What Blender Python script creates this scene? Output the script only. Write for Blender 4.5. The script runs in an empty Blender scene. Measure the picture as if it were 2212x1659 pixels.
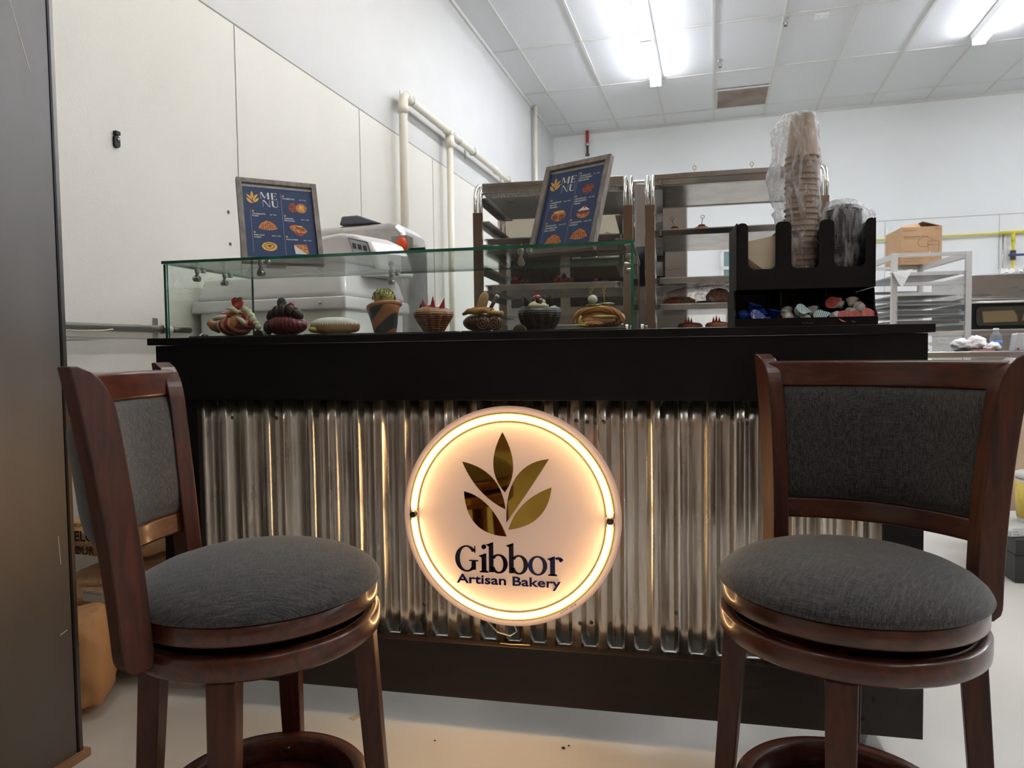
import bpy, bmesh, math, random
from mathutils import Vector, Matrix, noise
random.seed(7)
PI = math.pi
SC = bpy.context.scene
COL = SC.collection

# ---------------------------------------------------------------- camera
F_PX, YAW, PITCH, ROLL = 1548.0, .2095, .0453, .0134
fw = Vector((-math.sin(YAW)*math.cos(PITCH), math.cos(YAW)*math.cos(PITCH), -math.sin(PITCH)))
rt = Vector((math.cos(YAW), math.sin(YAW), 0)); dn = fw.cross(rt)
r2 = rt*math.cos(ROLL)+dn*math.sin(ROLL); d2 = dn*math.cos(ROLL)-rt*math.sin(ROLL)
cd = bpy.data.cameras.new('camera'); cam = bpy.data.objects.new('camera', cd); COL.objects.link(cam)
cd.sensor_fit = 'HORIZONTAL'; cd.sensor_width = 36; cd.lens = F_PX/2212*36
m = Matrix.Identity(4)
for i in range(3):
    m[i][0] = r2[i]; m[i][1] = -d2[i]; m[i][2] = -fw[i]
m.translation = Vector((.4214, -1.789, 1.0)); cam.matrix_world = m
cd.clip_start = .02; cd.clip_end = 60
cd.dof.use_dof = True; cd.dof.focus_distance = 1.85; cd.dof.aperture_fstop = 7.0
SC.camera = cam
# ---------------------------------------------------------------- world, colour, exposure
W = bpy.data.worlds.new('world'); SC.world = W; W.use_nodes = True
W.node_tree.nodes['Background'].inputs[0].default_value = (.8, .85, 1, 1)
W.node_tree.nodes['Background'].inputs[1].default_value = .05
SC.view_settings.view_transform = 'Standard'; SC.view_settings.look = 'None'
SC.view_settings.gamma = 1; SC.view_settings.exposure = 1.27
SC.view_settings.use_curve_mapping = False
TUBE_W = 26.0      # fluorescent tubes
SIGN_W = 15.5       # warm ring of the sign
SC.cycles.max_bounces = 10; SC.cycles.transparent_max_bounces = 24
SC.cycles.caustics_reflective = False; SC.cycles.caustics_refractive = False

PHI = -.0656                                   # the room is turned a little against the counter
DX = Vector((math.cos(PHI), math.sin(PHI), 0)); DR = Vector((-math.sin(PHI), math.cos(PHI), 0))
def RM(x, y, z=0): v = DX*x+DR*y; return Vector((v.x, v.y, z))

# ---------------------------------------------------------------- materials
def lin(c):
    return tuple(((v/255)/12.92 if v/255 <= .04045 else ((v/255+.055)/1.055)**2.4) for v in c)+(1,)
def nt(name):
    M = bpy.data.materials.new(name); M.use_nodes = True; n = M.node_tree.nodes; return M, n, M.node_tree.links, n['Principled BSDF']
def mat(name, c, rough=.5, metal=0, c2=None, nscale=20, stretch=(1,1,1), bump=0, bscale=None, coat=0, sss=0, det=4, lo=.35, hi=.65, trans=0, alpha=1, spec=None, ndist=0, rvar=0):
    M, n, L, P = nt(name)
    P.inputs['Base Color'].default_value = lin(c); P.inputs['Roughness'].default_value = rough; P.inputs['Metallic'].default_value = metal
    P.inputs['Coat Weight'].default_value = coat; P.inputs['Coat Roughness'].default_value = .12
    if spec is not None: P.inputs['Specular IOR Level'].default_value = spec
    if trans: P.inputs['Transmission Weight'].default_value = trans
    if alpha < 1: P.inputs['Alpha'].default_value = alpha
    if sss: P.inputs['Subsurface Weight'].default_value = sss; P.inputs['Subsurface Radius'].default_value = (.02,.01,.006); P.inputs['Subsurface Scale'].default_value = .5
    if c2 or bump or rvar:
        tc = n.new('ShaderNodeTexCoord'); mp = n.new('ShaderNodeMapping'); mp.inputs['Scale'].default_value = stretch
        L.new(tc.outputs['Object'], mp.inputs['Vector'])
        def nz(s):
            t = n.new('ShaderNodeTexNoise'); t.inputs['Scale'].default_value = s; t.inputs['Detail'].default_value = det; t.inputs['Distortion'].default_value = ndist
            L.new(mp.outputs[0], t.inputs['Vector']); return t
        t = nz(nscale)
        if c2:
            r = n.new('ShaderNodeValToRGB'); r.color_ramp.elements[0].position = lo; r.color_ramp.elements[1].position = hi
            r.color_ramp.elements[0].color = lin(c); r.color_ramp.elements[1].color = lin(c2)
            L.new(t.outputs['Fac'], r.inputs[0]); L.new(r.outputs[0], P.inputs['Base Color'])
        if rvar:
            mr = n.new('ShaderNodeMapRange'); mr.inputs['To Min'].default_value = rough-rvar; mr.inputs['To Max'].default_value = rough+rvar
            L.new(t.outputs['Fac'], mr.inputs[0]); L.new(mr.outputs[0], P.inputs['Roughness'])
        if bump:
            b = n.new('ShaderNodeBump'); b.inputs['Strength'].default_value = bump; b.inputs['Distance'].default_value = .002
            tb = nz(bscale) if bscale else t
            L.new(tb.outputs['Fac'], b.inputs['Height']); L.new(b.outputs[0], P.inputs['Normal'])
    return M
def wave_mat(name, ca, cb, scale, rough=.5, direction='X', dist=2, bump=.5, lo=.4, hi=.6, c3=None, typ='BANDS', rot=(0,0,0), metal=0, coat=0, bdist=.002, rings='X'):
    M, n, L, P = nt(name)
    tc = n.new('ShaderNodeTexCoord'); mp = n.new('ShaderNodeMapping'); mp.inputs['Rotation'].default_value = rot
    w = n.new('ShaderNodeTexWave'); w.wave_type = typ; w.inputs['Scale'].default_value = scale; w.inputs['Distortion'].default_value = dist; w.inputs['Detail'].default_value = 2
    if typ == 'BANDS': w.bands_direction = direction
    else: w.rings_direction = rings
    L.new(tc.outputs['Object'], mp.inputs[0]); L.new(mp.outputs[0], w.inputs['Vector'])
    r = n.new('ShaderNodeValToRGB'); e = r.color_ramp.elements; e[0].position = lo; e[1].position = hi; e[0].color = lin(ca); e[1].color = lin(cb)
    if c3: q = e.new(min(1, hi+.25)); q.color = lin(c3)
    L.new(w.outputs['Fac'], r.inputs[0]); L.new(r.outputs[0], P.inputs['Base Color'])
    b = n.new('ShaderNodeBump'); b.inputs['Strength'].default_value = bump; b.inputs['Distance'].default_value = bdist
    L.new(w.outputs['Fac'], b.inputs['Height']); L.new(b.outputs[0], P.inputs['Normal'])
    P.inputs['Roughness'].default_value = rough; P.inputs['Metallic'].default_value = metal; P.inputs['Coat Weight'].default_value = coat
    return M
def emit(name, c, s):
    M, n, L, P = nt(name); P.inputs['Base Color'].default_value = lin(c); P.inputs['Emission Color'].default_value = lin(c); P.inputs['Emission Strength'].default_value = s; return M
def clear_mat(name, tint, refl=.9, rough=.02, diffuse=None, dfac=0, bump=0, bscale=30, ior=1.45, stretch=None):
    """a thin clear sheet: straight-through light plus a Fresnel gloss"""
    M, n, L, P = nt(name); n.remove(P); out = n['Material Output']
    tr = n.new('ShaderNodeBsdfTransparent'); tr.inputs[0].default_value = tint+(1,)
    gl = n.new('ShaderNodeBsdfGlossy'); gl.inputs['Roughness'].default_value = rough
    fr = n.new('ShaderNodeFresnel'); fr.inputs[0].default_value = ior
    ge = n.new('ShaderNodeNewGeometry'); io = n.new('ShaderNodeMapRange'); io.inputs['To Min'].default_value = ior; io.inputs['To Max'].default_value = 1/ior
    L.new(ge.outputs['Backfacing'], io.inputs[0]); L.new(io.outputs[0], fr.inputs[0])      # the same gloss from either side of the sheet
    mu = n.new('ShaderNodeMath'); mu.operation = 'MULTIPLY'; mu.inputs[1].default_value = refl
    L.new(fr.outputs[0], mu.inputs[0]); mx = n.new('ShaderNodeMixShader'); L.new(mu.outputs[0], mx.inputs[0]); L.new(tr.outputs[0], mx.inputs[1]); L.new(gl.outputs[0], mx.inputs[2])
    last = mx
    if bump:
        tc = n.new('ShaderNodeTexCoord'); t = n.new('ShaderNodeTexNoise'); t.inputs['Scale'].default_value = bscale; t.inputs['Detail'].default_value = 5; t.inputs['Distortion'].default_value = 1.5
        mp = n.new('ShaderNodeMapping'); mp.inputs['Scale'].default_value = stretch or (1,1,1); L.new(tc.outputs['Object'], mp.inputs[0])
        L.new(mp.outputs[0], t.inputs['Vector']); b = n.new('ShaderNodeBump'); b.inputs['Strength'].default_value = bump; b.inputs['Distance'].default_value = .01
        L.new(t.outputs['Fac'], b.inputs['Height']); L.new(b.outputs[0], gl.inputs['Normal']); L.new(b.outputs[0], fr.inputs['Normal'])
    if diffuse:
        df = n.new('ShaderNodeBsdfDiffuse'); df.inputs[0].default_value = lin(diffuse)
        tl = n.new('ShaderNodeBsdfTranslucent'); tl.inputs[0].default_value = lin(diffuse)
        ad = n.new('ShaderNodeMixShader'); ad.inputs[0].default_value = .5; L.new(df.outputs[0], ad.inputs[1]); L.new(tl.outputs[0], ad.inputs[2])
        m2 = n.new('ShaderNodeMixShader'); m2.inputs[0].default_value = dfac
        if bump:
            rp = n.new('ShaderNodeMapRange'); rp.inputs['From Min'].default_value = .45; rp.inputs['From Max'].default_value = .7; rp.inputs['To Min'].default_value = dfac*.35; rp.inputs['To Max'].default_value = min(1, dfac*2.6)
            L.new(t.outputs['Fac'], rp.inputs[0]); L.new(rp.outputs[0], m2.inputs[0])
        L.new(mx.outputs[0], m2.inputs[1]); L.new(ad.outputs[0], m2.inputs[2]); last = m2
    L.new(last.outputs[0], out.inputs['Surface']); return M

def wood_mat(name, a, b, axis=(1,1,12), rough=.32, coat=.35, sc=18):
    st = tuple(1.0 if v > 1 else 9.0 for v in axis)
    return mat(name, a, rough, c2=b, nscale=sc, stretch=st, bump=.12, bscale=60, coat=coat, lo=.3, hi=.75, ndist=.6)
Mt = {}
Mt['wood'] = mat('stained wood', (50,21,13), .42, spec=.35, c2=(90,41,22), nscale=7, stretch=(9,9,1.2), bump=.08, bscale=40, coat=.15, lo=.3, hi=.8, ndist=.5)
Mt['wood_h'] = mat('stained wood rail', (52,22,13), .34, spec=.4, c2=(94,43,23), nscale=7, stretch=(1.2,9,9), bump=.08, bscale=40, coat=.5, lo=.3, hi=.8, ndist=.5)
def fabric():
    M, n, L, P = nt('charcoal linen'); tc = n.new('ShaderNodeTexCoord')
    outs = []
    for st in ((650, 30, 80), (30, 650, 650)):
        mp = n.new('ShaderNodeMapping'); mp.inputs['Scale'].default_value = st; t = n.new('ShaderNodeTexNoise'); t.inputs['Scale'].default_value = 1; t.inputs['Detail'].default_value = 3
        L.new(tc.outputs['Object'], mp.inputs[0]); L.new(mp.outputs[0], t.inputs['Vector']); outs.append(t)
    ad = n.new('ShaderNodeMath'); ad.operation = 'ADD'; L.new(outs[0].outputs['Fac'], ad.inputs[0]); L.new(outs[1].outputs['Fac'], ad.inputs[1])
    r = n.new('ShaderNodeValToRGB'); r.color_ramp.elements[0].position = .40; r.color_ramp.elements[1].position = .62
    r.color_ramp.elements[0].color = lin((24,23,25)); r.color_ramp.elements[1].color = lin((78,75,73))
    h = n.new('ShaderNodeMath'); h.operation = 'MULTIPLY'; h.inputs[1].default_value = .5; L.new(ad.outputs[0], h.inputs[0])
    L.new(h.outputs[0], r.inputs[0]); L.new(r.outputs[0], P.inputs['Base Color']); P.inputs['Roughness'].default_value = .95
    P.inputs['Sheen Weight'].default_value = .25
    b = n.new('ShaderNodeBump'); b.inputs['Strength'].default_value = .3; b.inputs['Distance'].default_value = .0006; L.new(h.outputs[0], b.inputs['Height']); L.new(b.outputs[0], P.inputs['Normal'])
    return M
Mt['fabric'] = fabric()
Mt['black'] = mat('black laminate', (9,8,10), .45, spec=.3, c2=(12,11,13), nscale=30, bump=.05, bscale=200)
Mt['blackboard'] = mat('black painted board', (34,26,22), .45, spec=.4, c2=(40,31,27), nscale=6, stretch=(1,6,6), bump=.06, bscale=80)
Mt['plastic_black'] = mat('black plastic', (10,10,12), .42, spec=.3, bump=.04, bscale=300)
Mt['galv'] = mat('galvanised corrugated sheet', (206,200,192), .29, metal=1, c2=(230,225,218), nscale=8, stretch=(4,4,.6), bump=.03, bscale=10, rvar=.06)
Mt['steel'] = mat('brushed steel', (178,176,172), .28, metal=1, c2=(183,181,177), nscale=2, stretch=(.6,.6,5), rvar=.03)
Mt['steel_dark'] = mat('dark steel', (105,100,96), .35, metal=1)
Mt['fridge'] = mat('brushed cabinet steel', (104,101,99), .5, metal=.75, c2=(112,109,107), nscale=3, stretch=(2,2,.6), rvar=.06)
Mt['post_steel'] = mat('warm post steel', (158,142,128), .26, metal=1)
Mt['chrome'] = mat('chrome', (215,213,208), .08, metal=1)
Mt['alu'] = mat('aluminium', (200,198,196), .38, metal=1, c2=(214,212,210), nscale=20, rvar=.08)
Mt['alu_pan'] = mat('aluminium pan', (196,192,188), .2, metal=1, c2=(176,170,165), nscale=9, rvar=.08)
Mt['white_alu'] = mat('pale aluminium frame', (206,203,200), .45, metal=.55)
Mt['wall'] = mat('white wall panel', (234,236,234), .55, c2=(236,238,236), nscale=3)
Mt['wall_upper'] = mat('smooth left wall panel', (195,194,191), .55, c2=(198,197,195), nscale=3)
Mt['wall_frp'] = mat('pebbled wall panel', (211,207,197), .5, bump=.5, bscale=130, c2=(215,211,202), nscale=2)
Mt['ceil'] = mat('ceiling tile', (220,221,223), .9, c2=(225,226,228), nscale=60, bump=.1, bscale=300)
Mt['grid'] = mat('ceiling grid', (208,207,202), .5)
Mt['seam'] = mat('panel seam', (150,146,136), .7)
Mt['floor'] = mat('painted concrete floor', (219,214,206), .3, c2=(213,208,199), nscale=1.3, bump=.12, bscale=60, det=3, rvar=.04, lo=.3, hi=.7)
Mt['pvc'] = mat('white plastic pipe', (226,220,204), .35)
Mt['white_plastic'] = mat('white plastic', (226,222,222), .22, coat=.4)
Mt['white'] = mat('white', (235,234,230), .5)
Mt['green_edge'] = mat('green glass edge', (24,124,96), .08, spec=.8, c2=(12,86,66), nscale=12, coat=.6)
Mt['glass'] = clear_mat('clear glass', (.955,.985,.97), refl=1.0, rough=.01)
Mt['tube'] = emit('fluorescent tube', (241,246,255), TUBE_W)
Mt['tube_dim'] = emit('dimmed fluorescent tube', (252,250,246), TUBE_W*.5)  # dimmed for the front fill and the strip beside the left wall
Mt['ring'] = emit('warm light tube', (255,205,140), SIGN_W)
def disc_mat():
    M, n, L, P = nt('lit sign acrylic'); P.inputs['Base Color'].default_value = lin((168,156,150)); P.inputs['Roughness'].default_value = .3
    P.inputs['Emission Color'].default_value = lin((255,206,176)); P.inputs['Emission Strength'].default_value = .13; return M
Mt['disc'] = disc_mat()
Mt['gold'] = mat('gold mirror', (196,158,70), .04, metal=1)
Mt['goldedge'] = mat('gold rim', (214,160,40), .12, metal=1)
Mt['navy'] = mat('navy acrylic', (22,26,92), .18)
Mt['navyblack'] = mat('dark navy acrylic', (14,15,40), .12)
Mt['poster'] = mat('blue menu print', (38,60,100), .35)
Mt['poster_y'] = mat('menu print ochre', (226,172,76), .5)
Mt['poster_w'] = mat('menu print white', (222,222,220), .5)
Mt['pic_a'] = mat('menu picture brown', (176,98,44), .5, c2=(214,140,72), nscale=160, lo=.4, hi=.6)
Mt['pic_b'] = mat('menu picture dark brown', (110,50,36), .5, c2=(160,80,56), nscale=160, lo=.4, hi=.6)
Mt['pic_c'] = mat('menu picture yellow', (208,160,60), .5, c2=(228,190,96), nscale=160, lo=.4, hi=.6)
Mt['framewood'] = mat('grey wood frame', (112,104,98), .6, c2=(146,138,131), nscale=12, stretch=(6,6,1), bump=.2, lo=.3, hi=.7)
Mt['kraft'] = mat('kraft cardboard', (170,134,98), .75, c2=(178,142,106), nscale=5)
Mt['ink'] = mat('dark print', (60,42,30), .7)
Mt['red'] = mat('red', (190,28,30), .35)
Mt['slate'] = mat('slate board', (28,28,30), .5, bump=.5, bscale=40)

# ---------------------------------------------------------------- mesh building
class MB:
    def __init__(s): s.v = []; s.f = []; s.m = []; s.mats = []; s.sm = []
    def mi(s, mt):
        mt = Mt[mt] if isinstance(mt, str) else mt
        if mt not in s.mats: s.mats.append(mt)
        return s.mats.index(mt)
    def add(s, vs, fs, mt, smooth=False, M=None):
        o = len(s.v); k = s.mi(mt)
        for v in vs: s.v.append(tuple(M @ Vector(v)) if M else tuple(v))
        for f in fs: s.f.append(tuple(i+o for i in f)); s.m.append(k); s.sm.append(smooth)
        return s
    def box(s, c, d, mt, rot=None, M=None):
        x, y, z = d[0]/2, d[1]/2, d[2]/2
        vs = [Vector((a*x, b*y, e*z)) for a in (-1,1) for b in (-1,1) for e in (-1,1)]
        if rot: R_ = Matrix.Rotation(rot[2],3,'Z') @ Matrix.Rotation(rot[1],3,'Y') @ Matrix.Rotation(rot[0],3,'X'); vs = [R_@v for v in vs]
        vs = [v+Vector(c) for v in vs]
        return s.add(vs, [(0,1,3,2),(4,6,7,5),(0,4,5,1),(2,3,7,6),(0,2,6,4),(1,5,7,3)], mt, M=M)
    def span(s, a, b, mt, M=None):
        return s.box([(a[i]+b[i])/2 for i in range(3)], [abs(b[i]-a[i]) for i in range(3)], mt, M=M)
    def prism(s, pts, y0, y1, mt, axes='xz', smooth=False, M=None):
        """outline pts (2D) given in the plane `axes`, pushed from y0 to y1 along the third axis"""
        n = len(pts)
        def p(q, h):
            return {'xz': (q[0], h, q[1]), 'xy': (q[0], q[1], h), 'yz': (h, q[0], q[1])}[axes]
        vs = [p(q, y0) for q in pts]+[p(q, y1) for q in pts]
        s.add(vs, [tuple(range(n))[::-1], tuple(range(n, 2*n))], mt, M=M)
        s.add(vs, [(i, (i+1) % n, (i+1) % n+n, i+n) for i in range(n)], mt, smooth=smooth, M=M)
        return s
    def lathe(s, prof, mt, n=32, c=(0,0,0), smooth=True, fn=None, M=None, a0=0, a1=2*PI):
        full = abs(a1-a0-2*PI) < 1e-6; k = n if full else n+1; vs = []
        for (r, z) in prof:
            for i in range(k):
                a = a0+(a1-a0)*i/n; rr, zz = (r, z) if fn is None else fn(r, z, a)
                vs.append((c[0]+rr*math.cos(a), c[1]+rr*math.sin(a), c[2]+zz))
        fs = []
        for j in range(len(prof)-1):
            for i in range(n):
                i2 = (i+1) % k
                fs.append((j*k+i, j*k+i2, (j+1)*k+i2, (j+1)*k+i))
        s.add(vs, fs, mt, smooth, M)
        if full:
            if prof[0][0] > 1e-4: s.add(vs[:k], [tuple(range(k))[::-1]], mt, False, M)
            if prof[-1][0] > 1e-4: s.add(vs[-k:], [tuple(range(k))], mt, False, M)
        return s
    def tube(s, path, r, mt, n=10, M=None, closed=False, caps=True, sec=None):
        path = [Vector(p) for p in path]; vs = []; N = len(path); up0 = None
        for i, p in enumerate(path):
            a = path[i-1] if (i or closed) else p; b = path[(i+1) % N] if (i < N-1 or closed) else p
            t = (b-a).normalized()
            if up0 is None: up0 = Vector((0,0,1)) if abs(t.z) < .9 else Vector((0,1,0))
            x = up0.cross(t).normalized(); y = t.cross(x).normalized(); up0 = y
            rr = r[i] if isinstance(r, (list, tuple)) else r
            for k in range(n):
                an = 2*PI*k/n
                if sec: q = x*sec[0]*math.cos(an)*rr+y*sec[1]*math.sin(an)*rr
                else: q = x*math.cos(an)*rr+y*math.sin(an)*rr
                vs.append(p+q)
        fs = []
        for i in range(N if closed else N-1):
            for k in range(n):
                i2 = (i+1) % N; fs.append((i*n+k, i*n+(k+1) % n, i2*n+(k+1) % n, i2*n+k))
        if caps and not closed: fs += [tuple(range(n))[::-1], tuple(range((N-1)*n, N*n))]
        return s.add(vs, fs, mt, True, M)
    def blob(s, c, r, mt, n=20, m_=14, fn=None, M=None):
        vs = []
        for j in range(m_+1):
            ph = -PI/2+PI*j/m_
            for i in range(n):
                th = 2*PI*i/n; d = Vector((math.cos(ph)*math.cos(th), math.cos(ph)*math.sin(th), math.sin(ph)))
                k = fn(d, th, ph) if fn else 1
                if isinstance(k, Vector): vs.append(Vector(c)+Vector((k.x*r[0], k.y*r[1], k.z*r[2])))
                else: vs.append(Vector(c)+Vector((d.x*r[0]*k, d.y*r[1]*k, d.z*r[2]*k)))
        fs = [(j*n+i, j*n+(i+1) % n, (j+1)*n+(i+1) % n, (j+1)*n+i) for j in range(m_) for i in range(n)]
        return s.add(vs, fs, mt, True, M)
    def obj(s, name, parent=None, loc=(0,0,0), rotz=0, bevel=0, seg=2, sub=0, label=None, cat=None, group=None, kind=None, tri=False):
        me = bpy.data.meshes.new(name); me.from_pydata(s.v, [], s.f)
        for q in s.mats: me.materials.append(q)
        me.polygons.foreach_set('material_index', s.m); me.polygons.foreach_set('use_smooth', s.sm)
        bm = bmesh.new(); bm.from_mesh(me); bmesh.ops.remove_doubles(bm, verts=bm.verts, dist=1e-5); bm.to_mesh(me); bm.free()
        o = bpy.data.objects.new(name, me); COL.objects.link(o); o.location = loc; o.rotation_euler = (0,0,rotz)
        if parent: o.parent = parent
        if bevel:
            b = o.modifiers.new('b', 'BEVEL'); b.width = bevel; b.segments = seg; b.limit_method = 'ANGLE'; b.angle_limit = .7; b.harden_normals = False
        if sub: u = o.modifiers.new('s', 'SUBSURF'); u.levels = sub; u.render_levels = sub
        if label: o['label'] = label
        if cat: o['category'] = cat
        if group: o['group'] = group
        if kind: o['kind'] = kind
        return o
def thing(name, label, cat, loc=(0,0,0), rotz=0, group=None):
    o = bpy.data.objects.new(name, None); COL.objects.link(o); o.location = loc; o.rotation_euler = (0,0,rotz)
    o.empty_display_size = .05; o['label'] = label; o['category'] = cat
    if group: o['group'] = group
    return o
def dup(root, loc, rot=None, label=None, group=None):
    r = root.copy(); COL.objects.link(r); r.location = loc
    if rot is not None: r.rotation_euler = rot
    if label: r['label'] = label
    if group: r['group'] = group
    for ch in list(root.children):
        c = ch.copy(); COL.objects.link(c); c.parent = r
        for g in list(ch.children):
            d = g.copy(); COL.objects.link(d); d.parent = c
    return r
def struct(name, mb, rotz=PHI, **k): return mb.obj(name, rotz=rotz, kind='structure', **k)
FONT = bpy.data.curves.new('lettering', 'FONT'); FO = bpy.data.objects.new('lettering', FONT); COL.objects.link(FO)
def text2d(t, height, width=None, bold=0, align='LEFT'):
    """letters as flat polygons: height is the capital height"""
    FONT.body = t; FONT.size = 1; FONT.offset = bold; FONT.align_x = 'LEFT'; FONT.fill_mode = 'FRONT'; FONT.resolution_u = 3
    dg = bpy.context.evaluated_depsgraph_get(); dg.update()
    me = bpy.data.meshes.new_from_object(FO.evaluated_get(dg)); vs = [(v.co.x, v.co.y) for v in me.vertices]; fs = [tuple(p.vertices) for p in me.polygons]
    bpy.data.meshes.remove(me)
    if not vs: return [], []
    x0 = min(v[0] for v in vs); x1 = max(v[0] for v in vs); sy = height/.7; sx = sy if width is None else width/(x1-x0)
    off = {'LEFT': 0, 'CENTER': -(x1-x0)*sx/2}[align]
    return [((v[0]-x0)*sx+off, v[1]*sy) for v in vs], fs
def put_text(mb, t, x, z, h, mt, M=None, width=None, bold=0, y=0, align='LEFT'):
    vs, fs = text2d(t, h, width, bold, align); mb.add([(x+a, y, z+b) for a, b in vs], fs, mt, M=M); return mb
def arc(cx, cz, r, a0, a1, n=12): return [(cx+r*math.cos(a0+(a1-a0)*i/n), cz+r*math.sin(a0+(a1-a0)*i/n)) for i in range(n+1)]
def rrect(x0, z0, x1, z1, r, n=5):
    return arc(x1-r, z1-r, r, 0, PI/2, n)+arc(x0+r, z1-r, r, PI/2, PI, n)+arc(x0+r, z0+r, r, PI, 1.5*PI, n)+arc(x1-r, z0+r, r, 1.5*PI, 2*PI, n)
# ================================================================ the room (room axes, turned by PHI)
H = 3.95; XW = -1.583; YB = 8.0; XR_ = 8.2; YF = -5.2
def room():
    struct('floor', MB().span((XW-.1, YF-.1, -.1), (XR_+.1, YB+.1, 0), 'floor'))
    struct('ceiling', MB().span((XW-.1, YF-.1, H), (XR_+.1, YB+.1, H+.1), 'ceil'))
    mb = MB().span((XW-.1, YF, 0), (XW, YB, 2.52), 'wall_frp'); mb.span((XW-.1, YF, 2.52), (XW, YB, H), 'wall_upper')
    struct('wall_left', mb)
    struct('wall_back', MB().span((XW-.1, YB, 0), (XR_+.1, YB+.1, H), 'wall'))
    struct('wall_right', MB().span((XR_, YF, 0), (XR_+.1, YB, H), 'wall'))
    struct('wall_front', MB().span((XW-.1, YF-.1, 0), (XR_+.1, YF, H), mat('tan front wall', (150,124,104), .6)))
    # ceiling grid
    g = MB(); x = XW
    xs = [-1.293+.61*k for k in range(0, 16)]; ys = [5.15-1.21*k for k in range(0, 9)]+[6.36, 7.56]
    for a in xs: g.span((a-.012, YF, H-.008), (a+.012, YB, H), 'grid')
    for b in ys: g.span((XW, b-.012, H-.007), (XR_, b+.012, H), 'grid')
    struct('trim_1', g)
    struct('trim_2', MB().span((XW, YF, H-.03), (XW+.022, YB, H), 'grid').span((XW, YB-.022, H-.03), (XR_, YB, H), 'grid'))
    # panel joints of the left wall
    j = MB(); j.span((XW, YF, 2.517), (XW+.002, YB, 2.523), 'seam')
    for k in range(-2, 6):
        y = 1.153+1.206*k; j.span((XW, y-.016, 0), (XW+.003, y+.016, 2.512), 'wall_frp'); j.span((XW, y-.0185, 0), (XW+.002, y-.0155, 2.515), 'seam'); j.span((XW, y+.016, 0), (XW+.0012, y+.018, 2.515), 'seam')
    struct('trim_3', j)
    j = MB(); j.span((1.9, YB-.002, 2.532), (XR_, YB, 2.538), 'seam')
    for k in range(6): j.span((2.55+1.22*k, YB-.002, 0), (2.554+1.22*k, YB, 2.53), 'seam')
    struct('trim_4', j)
    # teal window in the back wall with white frame
    w = MB(); w.span((.64, YB-.03, 1.85), (1.45, YB-.005, 2.27), mat('teal pane', (120,150,150), .2)); struct('window_1', w)
    f = MB()
    for z in (1.85, 2.04, 2.27): f.span((.62, YB-.05, z-.02), (1.47, YB-.001, z+.02), 'white')
    for x in (.64, 1.45): f.span((x-.02, YB-.05, 1.85), (x+.02, YB-.001, 2.27), 'white')
    struct('trim_5', f)
room()
# ---- fluorescent strips
def strip_light(x, ys, label, tube='tube'):
    t = thing('ceiling_light', label, 'ceiling light', RM(x, ys[0], H), PHI, 'fluorescent strips on the ceiling')
    L = ys[1]-ys[0]
    MB().prism([(-.07, -.008), (-.055, -.07), (.055, -.07), (.07, -.008)], 0, L, 'white', 'xz').obj('housing', t)
    n = max(1, round(L/1.2)); seg = L/n
    for k in range(n):
        for s in (-1, 1):
            y0 = k*seg+.025; y1 = (k+1)*seg-.025
            MB().tube([(s*.033, y0, -.094), (s*.033, y1, -.094)], .0165, tube, 12).obj('tube', t)
        for y in (k*seg+.012, (k+1)*seg-.012): MB().span((-.055, y-.012, -.112), (.055, y+.012, -.07), 'white').obj('socket', t)
strip_light(-.065, (3.87, 6.27), 'fluorescent strip light in the middle of the ceiling above the pan racks')
strip_light(2.95, (3.72, 6.12), 'fluorescent strip light at the top right corner of the picture')
for x, y, l in ((2.95,1.3,'over the middle of the counter side of the room'),(6.0,3.72,'far right of the back half'),(6.0,1.3,'far right of the middle'),(-.065,1.45,'above the glass case and the dough mixer'),(-.065,-1.1,'added as front fill nearly above the bar counter'),(2.95,-1.12,'added as front fill to the right of the photographer'),(2.95,-4.6,'added as front fill behind the photographer')):  # right-hand rows continue unseen for ambient light; front strips are added fill
    strip_light(x, (y, y+2.4), 'fluorescent strip light out of view, '+l, 'tube_dim' if x < 0 or y < 0 else 'tube')
# ---- ceiling fittings
v = thing('ceiling_vent', 'dusty square return vent in the ceiling tiles near the back wall', 'vent', RM(.853, 7.19, H-.01), PHI)
vm = mat('dusty grille', (170,160,152), .7, c2=(146,124,112), nscale=3, lo=.4, hi=.7)
g = MB().span((-.285, -.31, -.004), (.285, .31, .0), vm)
for k in range(22): g.box((0, -.29+.0276*k, -.008), (.56, .004, .012), vm, rot=(.6,0,0))
g.obj('grille', v)
g = MB()
for a in (-1, 1): g.span((a*.285-.01, -.31, -.012), (a*.285+.01, .31, .0), 'grid'); g.span((-.295, a*.31-.01, -.012), (.295, a*.31+.01, 0), 'grid')
g.obj('vent_frame', v)
def sprinkler(x, y, lab):
    t = thing('sprinkler_head', lab, 'sprinkler', RM(x, y, H), PHI)
    MB().lathe([(.028, 0), (.03, -.006), (.012, -.01), (.01, -.03)], 'steel', 14).obj('collar', t)
    MB().tube([(-.012,0,-.03),(-.018,0,-.045),(0,0,-.062)], .003, 'steel_dark', 6).tube([(.012,0,-.03),(.018,0,-.045),(0,0,-.062)], .003, 'steel_dark', 6).lathe([(.002,-.062),(.017,-.064),(.017,-.067),(.001,-.068)], 'steel_dark', 12).obj('deflector', t)
sprinkler(.60, 6.04, 'small metal sprinkler head in the ceiling right of the middle strip light')
sprinkler(1.157, 5.24, 'small sprinkler head on a ceiling grid bar beside the square sensor')
t = MB().span((-.055,-.055,-.014),(.055,.055,0), 'white').span((-.044,-.044,-.017),(.044,.044,-.014), 'wall').lathe([(.012,-.017),(.01,-.024)], 'white', 12)
t.obj('ceiling_sensor', loc=RM(1.461, 5.27, H), rotz=PHI, bevel=.003, label='small white square sensor plate on a ceiling tile', cat='sensor')
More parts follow.
